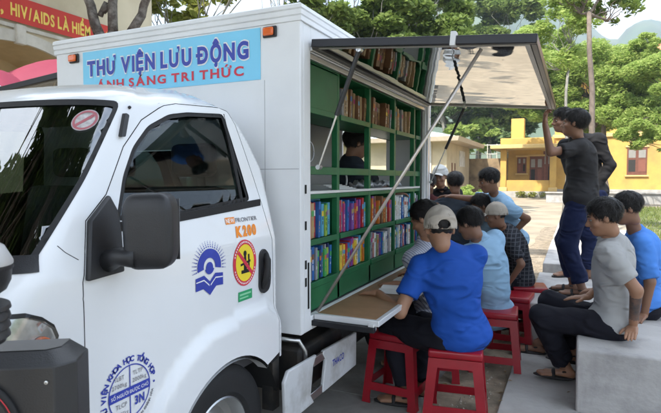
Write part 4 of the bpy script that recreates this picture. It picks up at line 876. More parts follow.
def tree(base, h, blobs, n, size, bark, leafm, label, r=.14, group=None, forks=None, nsub=9, droop=.1, fork_z=.45, spread=1.0, aspect=.5):
    base = Vector(base); t = empty('tree', base, label, 'tree', group); mb = MB()
    fk = base+Vector((random.uniform(-.03, .03)*h, random.uniform(-.03, .03)*h, h*fork_z)); P = limb(mb, base-Vector((0, 0, .05)), fk, r*1.25, r*.8, 10, .02); clumps = []
    for c, rr in blobs:
        c = Vector(c); mid = fk.lerp(c, .55)+Vector((0, 0, -.06*h)); limb(mb, fk, mid, r*.6, r*.36, 7, .08, 4)
        for k in range(nsub):
            d = Vector((random.gauss(0, 1), random.gauss(0, 1), random.gauss(0, .6))).normalized()*rr*random.uniform(.45, 1)*spread; e = c+Vector((d.x, d.y, d.z*.7)); limb(mb, mid, e, r*.26, r*.05, 5, .10, 5)
            clumps.append((*e, rr*random.uniform(.18, .44)))
    keep(mb.out('trunk', bark, smooth=True), t); leafmesh('crown', leaves(clumps, n, size, 1, droop, aspect), leafm, t); return t
# shade trees over the truck: they stand behind the photographer, shade the scene and show in the windscreen
tree((-5.4, -4.6, 0), 8, [((-5.6, -4.6, 6.6), 2.4), ((-3.4, -4.2, 7.0), 2.3), ((-4.8, -2.2, 6.8), 2.2), ((-2.2, -2.2, 7.0), 2.2), ((-3.4, -.6, 7.4), 2.1), ((-6.0, -1.0, 7.2), 2.0)], 60000, .11, M_bark, L_dark, 'broad dark shade tree behind the photographer, left of the other one', .22, 'shade trees behind the photographer', nsub=12)
tree((2.4, -5.2, 0), 8, [((1.4, -4.4, 6.8), 2.3), ((-.6, -3.0, 7.2), 2.3), ((1.2, -2.0, 7.2), 2.2), ((-.8, -.8, 7.6), 2.0), ((2.6, -.4, 7.5), 1.9), ((.9, .3, 7.9), 1.7), ((-2.4, .9, 8.0), 1.6)], 60000, .11, M_bark, L_dark, 'broad dark shade tree behind the photographer, right of the other one', .22, 'shade trees behind the photographer', nsub=12)
# dark multi-stemmed tree behind the box
t1 = empty('tree', (-7.3, 6.5, 0), 'dark-barked tree with three thick stems rising behind the truck box', 'tree'); mb = MB()
b0 = Vector((-7.3, 6.5, 0)); f0 = at(108, 62, 9.0); limb(mb, b0, f0, .24, .2, 10, .01)
for a_, b_, r0, r1 in (((99, 34), (84, -22), .09, .07), ((113, 32), (112, -25), .085, .07), ((130, 34), (160, -24), .08, .06)):
    P0 = at(*a_, 9.0); P1 = at(*b_, 9.0); limb(mb, f0, P0, .16, r0, 9, .02); limb(mb, P0, P1, r0, r1, 9, .05); limb(mb, P1, P1+(P1-P0)*1.6+Vector((random.uniform(-.4, .4), 0, .3)), r1, .04, 7, .05)
limb(mb, at(103, 12, 9.0), at(109, 6, 9.0), .05, .05, 6, .02, 2); limb(mb, at(100, 16, 9.0), at(106, 2, 9.0), .05, .035, 6, .03, 3)
keep(mb.out('trunk', M_bark, smooth=True), t1); cl = []
for k in range(60): cl.append((-7.3+random.gauss(0, 1.7), 6.5+random.gauss(0, 1.7), random.uniform(6.6, 8.6), random.uniform(.4, .7)))
leafmesh('crown', leaves(cl, 16000, .10, 1), L_mid, t1)
def pxtree(px, py, d, hpx, blobs, n, size, bark, leafm, label, r, group=None, **k):
    b = at(px, 179, d); b.z = 0; B = [(at(x, y, dd), rr) for x, y, dd, rr in blobs]; h = (179-hpx)/FPX*d+CAM_H; return tree(b, h, B, n, size, bark, leafm, label, r, group, **k)
GB = 'trees behind the truck'; GR = 'slender trees by the yellow building'; GF = 'woods on the slope behind the yard'
pxtree(170, 0, 15, 0, [(165, 8, 15, 1.0), (185, -25, 15, 1.6), (225, -30, 15.5, 1.2)], 2600, .13, M_bark3, L_yel, 'yellow-green tree with bare branches above the name panel', .12, None, nsub=8, droop=.1)
pxtree(275, 0, 17, 0, [(300, -14, 17, 1.3), (325, 12, 17, 1.1), (270, -22, 17, 1.0)], 3400, .12, M_bark3, L_mid, 'open-crowned tree behind the front edge of the box roof', .10, GB, nsub=9)
pxtree(352, 0, 19, 0, [(345, 28, 19, 1.7), (375, 12, 19, 1.8), (365, 50, 18.5, 1.7), (340, -20, 19, 1.5)], 26000, .10, M_bark3, L_mid, 'leafy mid-green tree above the box roof, left of the lid', .15, GB)
pxtree(420, 0, 21, 0, [(405, 30, 21, 2.1), (435, 8, 21, 2.1), (450, 40, 20.5, 1.9), (400, 70, 20, 2.2), (420, -25, 21, 2)], 36000, .11, M_bark3, L_mid, 'tall mid-green tree rising behind the middle of the lid', .18, GB)
pxtree(490, 0, 58, 0, [(478, 18, 58, 4.4), (515, 4, 57, 3.4), (470, 55, 58, 4.8), (503, 45, 58, 3.8), (445, -8, 57, 4), (525, 70, 58, 3)], 26000, .28, M_bark3, L_mid, 'dark spreading tree behind the outer corner of the lid', .18, GB)
pxtree(447, 0, 60, 0, [(440, 118, 60, 4.2), (458, 108, 60, 4.0), (430, 95, 60, 4)], 12000, .34, M_bark3, L_far, 'grey-green tree standing over the cream building roof', .3, GF)
pxtree(475, 0, 62, 0, [(478, 120, 62, 4.2), (492, 108, 62, 4.4), (475, 138, 58, 2.8)], 13000, .34, M_bark3, L_lite, 'bright green tree behind the pale railing', .3, GF)
pxtree(508, 0, 60, 0, [(508, 118, 60, 4.0), (522, 105, 60, 4.2), (500, 140, 58, 2.6)], 12000, .34, M_bark3, L_far, 'mid-green tree behind the porch roof of the yellow building', .3, GF)
pxtree(592, 0, 13, 0, [(598, -6, 13, .8), (620, 2, 13, .75), (575, -12, 13, .7), (606, -35, 13, 1.1)], 2600, .075, M_bark2, L_mid, 'tall slender brown trunk rising straight behind the standing men', .066, GR, nsub=8, fork_z=.93)
pxtree(564, 0, 19, 0, [(560, 25, 19, 1.2), (548, 50, 19, 1.2), (572, 5, 19, 1.0)], 6500, .085, M_bark3, L_lite, 'thin grey trunk with feathery leaves left of the brown trunk', .055, GR, fork_z=.7, aspect=.35)
pxtree(607, 0, 31, 0, [(600, 84, 31, 2.4), (622, 104, 30, 2.3), (580, 66, 31, 2.5), (640, 118, 29, 1.7), (612, 62, 32, 2.1), (650, 95, 30, 1.6), (590, 118, 31, 1.6), (648, 124, 27, 1.3), (655, 140, 26, .9)], 100000, .105, M_bark2, L_lite, 'feathery bright green tree in front of the yellow building', .15, GR, fork_z=.45, aspect=.3, nsub=12)
pxtree(572, 0, 33, 0, [(548, 82, 33, 2.6), (560, 108, 33, 2.2), (535, 64, 34, 2.4), (572, 128, 32, 1.6), (545, 42, 33, 2), (580, 100, 33, 2)], 70000, .11, M_bark2, L_lite, 'feathery light green tree right of the lid corner', .15, GR, fork_z=.5, aspect=.3, nsub=11)
pxtree(675, 0, 27, 0, [(665, 70, 27, 2.2), (660, 125, 26, 1.6), (680, 95, 27, 2.4), (655, 45, 28, 1.4)], 50000, .10, M_bark2, L_lite, 'feathery tree at the right end of the lawn', .14, GR, fork_z=.5, aspect=.3)
# bushes in front of the far walls
def bush(px, d, w_, h_, n, label, lm=None, size=.09):
    b = at(px, 179, d); b.z = 0; t = empty('bush', b, label, 'bush', 'bushes along the far walls'); cl = [(b.x+random.uniform(-w_, w_), b.y+random.uniform(-.4, .4), random.uniform(.1, h_), .35) for _ in range(14)]
    mb = MB()
    for c in cl[:8]: mb.tube([b, Vector(c[:3])], [.02, .006], 5)
    keep(mb.out('stems', M_bark3), t); leafmesh('foliage', leaves(cl, n, size, 1), lm or L_lite, t)
bush(463, 34, .8, .9, 1400, 'low green bush at the foot of the cream building'); bush(478, 33, 1.0, .6, 1400, 'wide low green bush beside the cream building corner'); bush(500, 43, 1.2, .4, 900, 'sparse dry bush along the stained wall', L_yel); bush(532, 40, 1.5, .35, 900, 'flat dry bush in front of the porch', L_yel)

# ------------------------------------------------------------------ pink umbrellas
def umbrella(x, y, zt, r_, label, rot):
    t = empty('parasol', (x, y, 0), label, 'parasol', 'pink parasols in front of the arch', rot); n = 8; V = []; F = []; rings = 9; sub = 6
    for i in range(rings+1):
        u = i/rings
        for j in range(n*sub):
            a = 2*math.pi*j/(n*sub); f = (j % sub)/sub; sag = 1-.10*u*(4*f*(1-f)); V.append((r_*u*math.cos(a)*sag, r_*u*math.sin(a)*sag, zt-.52*r_*u**1.7+.02))
    m_ = n*sub
    for i in range(rings):
        for j in range(m_): F.append((i*m_+j, i*m_+(j+1) % m_, (i+1)*m_+(j+1) % m_, (i+1)*m_+j))
    k = rings*m_; V += [(v[0]*1.0, v[1]*1.0, v[2]-.13) for v in V[k:k+m_]]; F += [(k+j, k+(j+1) % m_, k+m_+(j+1) % m_, k+m_+j) for j in range(m_)]
    o = link('canopy', V, F, mat('pink_canvas', (.21, .022, .055), .7, var=.04, scale=3), t, True); 
    mb = MB(); mb.tube([(0, 0, 0), (0, 0, zt+.08)], .022, 10); o = mb.out('pole', M_alu, t, True); mb = MB()
    for j in range(n): a = 2*math.pi*j/n; mb = MB(); mb.tube([(r_*u*math.cos(a), r_*u*math.sin(a), zt-.52*r_*u**1.7) for u in (0, .3, .6, .8, 1)], .008, 6); mb.out('rib', M_alu, t)
    mb = MB(); mb.lathe([(.001, .0), (.26, 0), (.26, .05), (.05, .12), (.03, .12)], None, 24); mb.out('base', M_chassis, t)
c = at(66, 179, 7.6); umbrella(c.x, c.y, 3.12, 1.15, 'pink parasol half hidden behind the truck box', .2); c = at(-14, 179, 6.8); umbrella(c.x, c.y, 2.86, 1.15, 'lower pink parasol at the far left', .5)

# ------------------------------------------------------------------ stools
def make_stool():
    t = empty('plastic_stool', (0, 0, 0), '', 'stool', 'red plastic stools beside the truck'); H_ = .452; a0, a1 = .145, .185
    bm = bmesh.new(); bmesh.ops.create_cube(bm, size=1); bmesh.ops.transform(bm, matrix=Matrix.Translation((0, 0, H_-.0225)) @ Matrix.Diagonal((.305, .305, .045, 1)), verts=bm.verts); bmesh.ops.bevel(bm, geom=bm.edges[:], offset=.014, segments=3, affect='EDGES', profile=.6)
    mb = MB(); mb.add([v.co.copy() for v in bm.verts], [tuple(v.index for v in f.verts) for f in bm.faces]); bm.free(); mb.out('seat', M_stool, t, auto=50)
    def side(u, z): k = (H_-z)/H_; return a0+(a1-a0)*k
    for sx in (1, -1):
        for sy in (1, -1):
            mb = MB()
            for (z0, z1, w0, w1) in ((H_-.046, H_-.10, .085, .055), (H_-.10, .04, .055, .05), (.04, .0, .05, .058)):
                s0_, s1_ = side(0, z0), side(0, z1); th = .008
                # two flanges that meet at the corner
                mb.hull8([(sx*s1_, sy*s1_, z1), (sx*(s1_-w1), sy*s1_, z1), (sx*(s1_-w1), sy*(s1_-th), z1), (sx*(s1_-th), sy*(s1_-th), z1), (sx*s0_, sy*s0_, z0), (sx*(s0_-w0), sy*s0_, z0), (sx*(s0_-w0), sy*(s0_-th), z0), (sx*(s0_-th), sy*(s0_-th), z0)])
                mb.hull8([(sx*s1_, sy*s1_, z1), (sx*s1_, sy*(s1_-w1), z1), (sx*(s1_-th), sy*(s1_-w1), z1), (sx*(s1_-th), sy*(s1_-th), z1), (sx*s0_, sy*s0_, z0), (sx*s0_, sy*(s0_-w0), z0), (sx*(s0_-th), sy*(s0_-w0), z0), (sx*(s0_-th), sy*(s0_-th), z0)])
            o = mb.out('leg', M_stool, t)
    for i, (dx, dy) in enumerate(((1, 0), (-1, 0), (0, 1), (0, -1))):
        for nm, z0, z1 in (('apron', H_-.098, H_-.046), ('stretcher', .085, .135)):
            mb = MB(); V = []
            for z in (z0, z1):
                s_ = side(0, z)-.001; w_ = s_-.045
                for (p, q) in ((-w_, s_), (w_, s_), (w_, s_-.007), (-w_, s_-.007)): V.append((q*dx+p*abs(dy), q*dy+p*abs(dx), z))
            mb.hull8(V); mb.out(nm, M_stool, t)
    return t
stools = [(-.62, 3.12, 8, 'red plastic stool under the man in the royal blue shirt'), (-1.02, 3.28, -6, 'empty red plastic stool pushed under the fold-out table'), (-.52, 4.12, 5, 'red plastic stool under the boy in the pale blue shirt'), (-.46, 4.72, -4, 'red plastic stool mostly hidden behind the pale blue shirt'), (-.37, 5.18, 10, 'red plastic stool under the boy in cap and dark checked shirt'), (-.92, 3.80, 12, 'red plastic stool under the boy in the striped shirt')]
s0o = make_stool()
for i, (x, y, rz, lb) in enumerate(stools):
    o = s0o if i == 0 else copy_tree(s0o); o.location = (x, y, .014); o.rotation_euler = (0, 0, R(rz)); o['label'] = lb

# ------------------------------------------------------------------ loudspeaker and the capped device in front of the cab
spk = empty('loudspeaker', (-1.12, .55, .0), 'black loudspeaker with a red ring in front of the headlight', 'loudspeaker')
def spkM(): 
    c = at(71, 353, 1.10); return Matrix.Translation(c) @ Matrix.Rotation(YAW+R(8), 4, 'Z')
Ms = spkM(); W_, Dp, Hh, ch = .42, .115, .60, .035
def spv(x, y, z): return Ms @ Vector((x, y, z))
mb = MB(); lo = [(0, ch), (0, Dp), (-W_, Dp), (-W_, 0), (-ch, 0)]
ringA = [(0, ch), (0, Dp), (-W_, Dp), (-W_, 0), (-ch, 0)]
top = [(-ch, ch*1.4), (-ch, Dp-.01), (-W_+ch, Dp-.01), (-W_+ch, ch*.8), (-ch*1.7, ch*.8)]
V = [spv(x, y, -Hh) for x, y in ringA]+[spv(x, y, -.028) for x, y in ringA]+[spv(x, y, 0) for x, y in top]; n = 5
mb.add(V, [tuple(range(n-1, -1, -1))]+[(i, (i+1) % n, n+(i+1) % n, n+i) for i in range(n)]+[(n+i, n+(i+1) % n, 2*n+(i+1) % n, 2*n+i) for i in range(n)]+[tuple(range(2*n, 3*n))])
keep(MB().add([p+Vector((0, 0, .0008)) for p in V[2*n:]], [tuple(range(5))]).out('lit_top_sheet', mat('speaker_lit_grey', (.10, .095, .09), .45, var=.1)), spk)  # light on the cabinet top, painted as a thin grey sheet
keep(mb.out('speaker_cabinet', mat('speaker_black', (.024, .024, .025), .42, var=.12, bump=.12, bscale=300, spec=.5), bevel=.003), spk)
Mc = Ms @ Matrix.Translation((-.225, -.001, -.16)) @ Matrix.Rotation(R(90), 4, 'X')
mb = MB(); mb.lathe([(.125, -.004), (.128, .006), (.118, .010), (.112, .004)], Mc, 48); mb.lathe([(.112, .004), (.05, -.03), (.03, -.02), (.001, -.012)], Mc, 36); keep(mb.out('speaker_cone', M_rubber, smooth=True), spk)
mb = MB(); mb.lathe([(.1125, .006), (.1155, .0115), (.1175, .0105)], Mc, 48); keep(mb.out('cone_ring', mat('thin_red_ring', (.45, .01, .02), .4)), spk)
for x, z in ((-.05, -.06), (-.05, -.5), (-.37, -.06), (-.10, -.20)): mb = MB(); mb.lathe([(.004, -.001), (.004, .002), (.001, .003)], Ms @ Matrix.Translation((x, 0, z)) @ Matrix.Rotation(R(90), 4, 'X'), 10); keep(mb.out('screw', M_alu), spk)
mb = MB(); c_ = spv(-W_/2, Dp/2, -Hh); mb.tube([(c_.x, c_.y, .02), (c_.x, c_.y, c_.z)], .02, 10)
for t_ in (30, 150, 270): mb.tube([(c_.x, c_.y, .32), (c_.x+.34*math.cos(R(t_)), c_.y+.34*math.sin(R(t_)), .02)], .014, 8)
keep(mb.out('stand', M_dalu, smooth=True), spk)
# small capped device of unknown kind standing on the loudspeaker: dome, rim, body, ribbed foot
dv = at(-24, 262, .98); dev = empty('domed_device', (dv.x, dv.y, 0), 'grey-domed black device with a ribbed base above the loudspeaker at far left', 'device'); Md = Matrix.Translation(dv) @ Matrix.Rotation(R(4), 4, 'Y')
mb = MB(); mb.lathe([(.001, .045), (.025, .043), (.045, .030), (.056, .010), (.060, .002), (.060, -.003)], Md, 40); keep(mb.out('dome', mat('silver_grey_plastic', (.42, .41, .40), .3, spec=.6), smooth=True), dev)
mb = MB(); mb.lathe([(.060, -.004), (.061, -.010), (.058, -.014), (.057, -.035), (.050, -.052), (.032, -.066), (.028, -.075)], Md, 40); keep(mb.out('housing', M_black, smooth=True), dev)
mb = MB(); z = -.075
pr = [(.028, z)]
for k in range(4): pr += [(.056, z-.006), (.058, z-.013), (.052, z-.017)]; z -= .018
mb.lathe(pr+[(.05, z-.006), (.001, z-.006)], Md, 40); keep(mb.out('ribbed_foot', M_black, auto=30), dev)
mb = MB(); p = Md @ Vector((0, 0, z-.006)); mb.tube([p, (p.x, p.y, 1.15)], .012, 8); mb.tube([(p.x, p.y, 1.16), (p.x, p.y, .02)], .012, 8)
for t_ in (90, 210, 330): mb.tube([(p.x, p.y, .3), (p.x+.3*math.cos(R(t_)), p.y+.3*math.sin(R(t_)), .02)], .01, 6)
keep(mb.out('stand', M_dalu), dev)
# red bucket on the bench block
c = at(592, 248, 8.1); bk = empty('bucket', (c.x, c.y, .425), 'red plastic bucket on the sunlit bench block', 'bucket'); mb = MB(); mb.lathe([(.001, .0), (.10, 0), (.135, .24), (.143, .245), (.143, .26), (.128, .26), (.095, .01), (.001, .01)], None, 32); mb.out('pail', mat('bucket_red', (.55, .02, .05), .35), bk, auto=40)
mb = MB(); mb.tube([(.14*math.cos(t), .0, .25+.10*math.sin(t)) for t in np.linspace(0, math.pi, 18)], .004, 6); mb.out('handle', M_alu, bk)

# ------------------------------------------------------------------ people
def v3(p): return np.array(p, float)
def unit(v): return v/(np.linalg.norm(v)+1e-9)
def cap(a, b, ra, rb, k=.02, cut=None, infl=0): return ('c', v3(a), v3(b), ra, rb, k, cut)
def ell(c, ax, r_, k=.03): return ('e', v3(c), np.array(ax, float), v3(r_), k, None, None)
def sdf(prims, P):
    D = None
    for p in prims:
        if p[0] == 'c':
            a, b = p[1], p[2]; ab = b-a; q = P-a; t = np.clip(q@ab/(ab@ab), 0, 1); d = np.linalg.norm(q-t[:, None]*ab, axis=1)-(p[3]+(p[4]-p[3])*t)
            if p[6] is not None: d = np.maximum(d, (P-p[6][0])@p[6][1])
            k = p[5]
        else:
            q = (P-p[1])@p[2].T; r_ = p[3]; k0 = np.linalg.norm(q/r_, axis=1); k1 = np.linalg.norm(q/r_**2, axis=1)+1e-9; d = k0*(k0-1)/k1; k = p[4]
        if D is None: D = d
        else: h = np.maximum(k-np.abs(D-d), 0)/k; D = np.minimum(D, d)-h*h*k*.25
    return D
def bounds(prims, pad):
    lo = np.full(3, 1e9); hi = -lo
    for p in prims:
        if p[0] == 'c':
            for c, r_ in ((p[1], p[3]), (p[2], p[4])): lo = np.minimum(lo, c-r_); hi = np.maximum(hi, c+r_)
        else: r_ = p[3].max(); lo = np.minimum(lo, p[1]-r_); hi = np.maximum(hi, p[1]+r_)
    return lo-pad, hi+pad
def nets(fn, lo, hi, h):
    n = np.maximum(3, np.ceil((hi-lo)/h).astype(int)+1); ax = [lo[i]+h*np.arange(n[i]) for i in range(3)]
    G = np.stack(np.meshgrid(*ax, indexing='ij'), -1).reshape(-1, 3); f = fn(G).reshape(n); s = f < 0
    c = [s[i:n[0]-1+i, j:n[1]-1+j, k:n[2]-1+k] for i in (0, 1) for j in (0, 1) for k in (0, 1)]; cnt = sum(x.astype(np.int8) for x in c); act = (cnt > 0) & (cnt < 8)
    I = np.argwhere(act); idx = np.full(act.shape, -1, np.int64); idx[act] = np.arange(len(I)); acc = np.zeros((len(I), 3)); w = np.zeros(len(I))
    for e in range(3):
        o = [x for x in range(3) if x != e]
        for a in (0, 1):
            for b in (0, 1):
                p0 = np.zeros(3, int); p0[o[0]] = a; p0[o[1]] = b; p1 = p0.copy(); p1[e] = 1; A = I+p0; B = I+p1
                fa = f[A[:, 0], A[:, 1], A[:, 2]]; fb = f[B[:, 0], B[:, 1], B[:, 2]]; m = (fa < 0) != (fb < 0); t = np.where(m, fa/(fa-fb+1e-12), 0); Q = p0+(p1-p0)*t[:, None]; acc[m] += Q[m]; w[m] += 1
    V = lo+h*(I+acc/w[:, None]); F = []
    for e in range(3):
        o = [(e+1) % 3, (e+2) % 3]; sl0 = [slice(None)]*3; sl1 = [slice(None)]*3; sl0[e] = slice(0, n[e]-1); sl1[e] = slice(1, n[e])
        ch = s[tuple(sl0)] != s[tuple(sl1)]; J = np.argwhere(ch); J = J[(J[:, o[0]] > 0) & (J[:, o[1]] > 0) & (J[:, o[0]] < n[o[0]]-1) & (J[:, o[1]] < n[o[1]]-1)]
        if not len(J): continue
        ins = s[J[:, 0], J[:, 1], J[:, 2]]; q = []
        for a, b in ((1, 1), (0, 1), (0, 0), (1, 0)): K = J.copy(); K[:, o[0]] -= a; K[:, o[1]] -= b; q.append(idx[K[:, 0], K[:, 1], K[:, 2]])
        Q = np.stack(q, 1); Q[~ins] = Q[~ins][:, ::-1]; F.append(Q)
    return V, np.concatenate(F)
def wrin(P, seed, amp, fr=16.):
    r_ = np.random.default_rng(seed); d = np.zeros(len(P)); 
    for i in range(5):
        k = r_.normal(size=3); k = unit(k)*fr*(.6+.35*i); w = r_.normal(size=3)*6; d += (1-2*np.abs(np.sin(.6*(P@k)+1.3*np.sin(P@w+r_.random()*6)+r_.random()*6)))/(1+.5*i)
    return d*amp*.45
def two_bone(a, t, l1, l2, pole):
    a = v3(a); t = v3(t); d = t-a; L_ = np.linalg.norm(d); L2 = min(L_, (l1+l2)*.995); u = d/L_; t2 = a+u*L2; x = (l1*l1-l2*l2+L2*L2)/(2*L2); h = math.sqrt(max(0, l1*l1-x*x)); p = v3(pole); p = p-u*(p@u); return a+u*x+unit(p)*h, t2
def hand_prims(w, d, n, side, k, curl, spread=.0):      # w wrist, d along the hand, n out of the back of the hand, side of the thumb
    d = unit(d); n = unit(n-d*(n@d)); s_ = np.cross(d, n)*side; P = []
    for u in (-.026, -.009, .009, .026): P.append(cap(w+d*.012*k+s_*u*.75*k, w+d*.082*k+s_*u*k, .0125*k, .0115*k, .012*k))
    P.append(cap(w-d*.01*k, w+d*.02*k, .021*k, .02*k, .02*k))
    for u, L_, c_ in ((.027, .068, .9), (.009, .078, 1.0), (-.009, .072, 1.08), (-.026, .055, 1.2)):
        b = w+d*.084*k+s_*u*k; dd = unit(d+s_*u*spread*20); ang = curl*c_; prev = b
        for i, f in enumerate((.45, .32, .23)):
            a_ = ang*(i+.7)*.6; dr = dd*math.cos(a_)-n*math.sin(a_); nx = prev+dr*L_*f*k; P.append(cap(prev, nx, .0092*k*(1-.08*i), .0086*k*(1-.1*i), .004*k)); prev = nx
    b = w+d*.022*k+s_*.022*k; m = b+(d*.6+s_*.75-n*.25)*.042*k; e = m+unit(d*.85+s_*.35-n*.35*(.5+curl))*.034*k; P += [cap(b, m, .0135*k, .0105*k, .012*k), cap(m, e, .0103*k, .0085*k, .005*k)]; return P
def to_mesh(name, lst, mats, parent=None, mi=None, smooth=True):
    V = []; F = []; M_ = []; k = 0
    for j, (v, f) in enumerate(lst): V.append(v); F.append(f+k); M_ += [mi[j] if mi else 0]*len(f); k += len(v)
    V = np.concatenate(V); F = np.concatenate(F); me = bpy.data.meshes.new(name); me.vertices.add(len(V)); me.vertices.foreach_set('co', V.ravel()); me.loops.add(4*len(F)); me.loops.foreach_set('vertex_index', F.ravel().astype(np.int32))
    me.polygons.add(len(F)); me.polygons.foreach_set('loop_start', np.arange(0, 4*len(F), 4, dtype=np.int32)); me.update(calc_edges=True); me.validate()
    for m in mats: me.materials.append(m)
    if mi: me.polygons.foreach_set('material_index', np.array(M_, np.int32)[:len(me.polygons)])
    me.shade_smooth(); o = bpy.data.objects.new(name, me); COL.objects.link(o)
    if parent is not None: o.parent = parent
    return o
SK = {'a': mat('skin_tan', (.30, .155, .09), .5, var=.08, scale=9, sub=.12, bump=.08, bscale=220), 'b': mat('skin_brown', (.22, .11, .065), .5, var=.08, scale=9, sub=.12, bump=.08, bscale=220)}
M_hair = mat('black_hair', (.010, .008, .007), .45, var=.4, scale=60, bump=.7, bscale=260, spec=.4); M_lip = mat('lips', (.25, .09, .07), .5); M_eyew = mat('eye_white', (.26, .24, .22), .8, spec=.1); M_iris = mat('eye_dark', (.015, .01, .008), .15)
def cloth(name, col, rough=.85, **k):
    m = mat('cloth_'+name, col, rough, var=k.pop('var', .07), scale=5, bump=.25, bscale=k.pop('bs', 500), spec=.2, **k)
    n = m.node_tree; L = n.links; bs_ = n.nodes['Principled BSDF']; old = bs_.inputs['Normal'].links[0].from_socket; tx = n.nodes.new('ShaderNodeTexCoord')
    ns = n.nodes.new('ShaderNodeTexNoise'); ns.noise_type = 'RIDGED_MULTIFRACTAL' if hasattr(ns, 'noise_type') else ns.noise_type; ns.inputs['Scale'].default_value = 5.5; ns.inputs['Detail'].default_value = 2.5; ns.inputs['Distortion'].default_value = 1.1
    mp_ = n.nodes.new('ShaderNodeMapping'); mp_.inputs['Scale'].default_value = (1.0, 1.0, 1.9); mp_.inputs['Rotation'].default_value = (.4, .5, .2); L.new(tx.outputs['Object'], mp_.inputs[0]); L.new(mp_.outputs[0], ns.inputs['Vector'])
    bp = n.nodes.new('ShaderNodeBump'); bp.inputs['Strength'].default_value = .8; bp.inputs['Distance'].default_value = .045; L.new(ns.outputs[0], bp.inputs['Height']); L.new(old, bp.inputs['Normal']); L.new(bp.outputs[0], bs_.inputs['Normal']); return m
def pattern(name, c1, c2, kind, sc):
    m = cloth(name, c1); n = m.node_tree; b = n.nodes['Principled BSDF']; tx = n.nodes.new('ShaderNodeTexCoord'); L = n.links
    if kind == 'stripe': w = n.nodes.new('ShaderNodeTexWave'); w.inputs['Scale'].default_value = sc; w.inputs['Distortion'].default_value = .6; w.inputs['Detail'].default_value = 0; w.bands_direction = 'DIAGONAL'; L.new(tx.outputs['Object'], w.inputs['Vector']); f = w.outputs['Fac']; edge = .8
    else:
        w = n.nodes.new('ShaderNodeTexWave'); w.inputs['Scale'].default_value = sc; w.bands_direction = 'Z'; w2 = n.nodes.new('ShaderNodeTexWave'); w2.inputs['Scale'].default_value = sc; w2.bands_direction = 'X'; L.new(tx.outputs['Object'], w.inputs['Vector']); L.new(tx.outputs['Object'], w2.inputs['Vector']); mxn = n.nodes.new('ShaderNodeMath'); mxn.operation = 'MAXIMUM'; L.new(w.outputs['Fac'], mxn.inputs[0]); L.new(w2.outputs['Fac'], mxn.inputs[1]); f = mxn.outputs[0]; edge = .93
    r_ = n.nodes.new('ShaderNodeValToRGB'); r_.color_ramp.elements[0].position = edge-.06; r_.color_ramp.elements[1].position = edge+.03; r_.color_ramp.elements[0].color = (*c1, 1); r_.color_ramp.elements[1].color = (*c2, 1); L.new(f, r_.inputs[0]); L.new(r_.outputs[0], b.inputs['Base Color']); return m
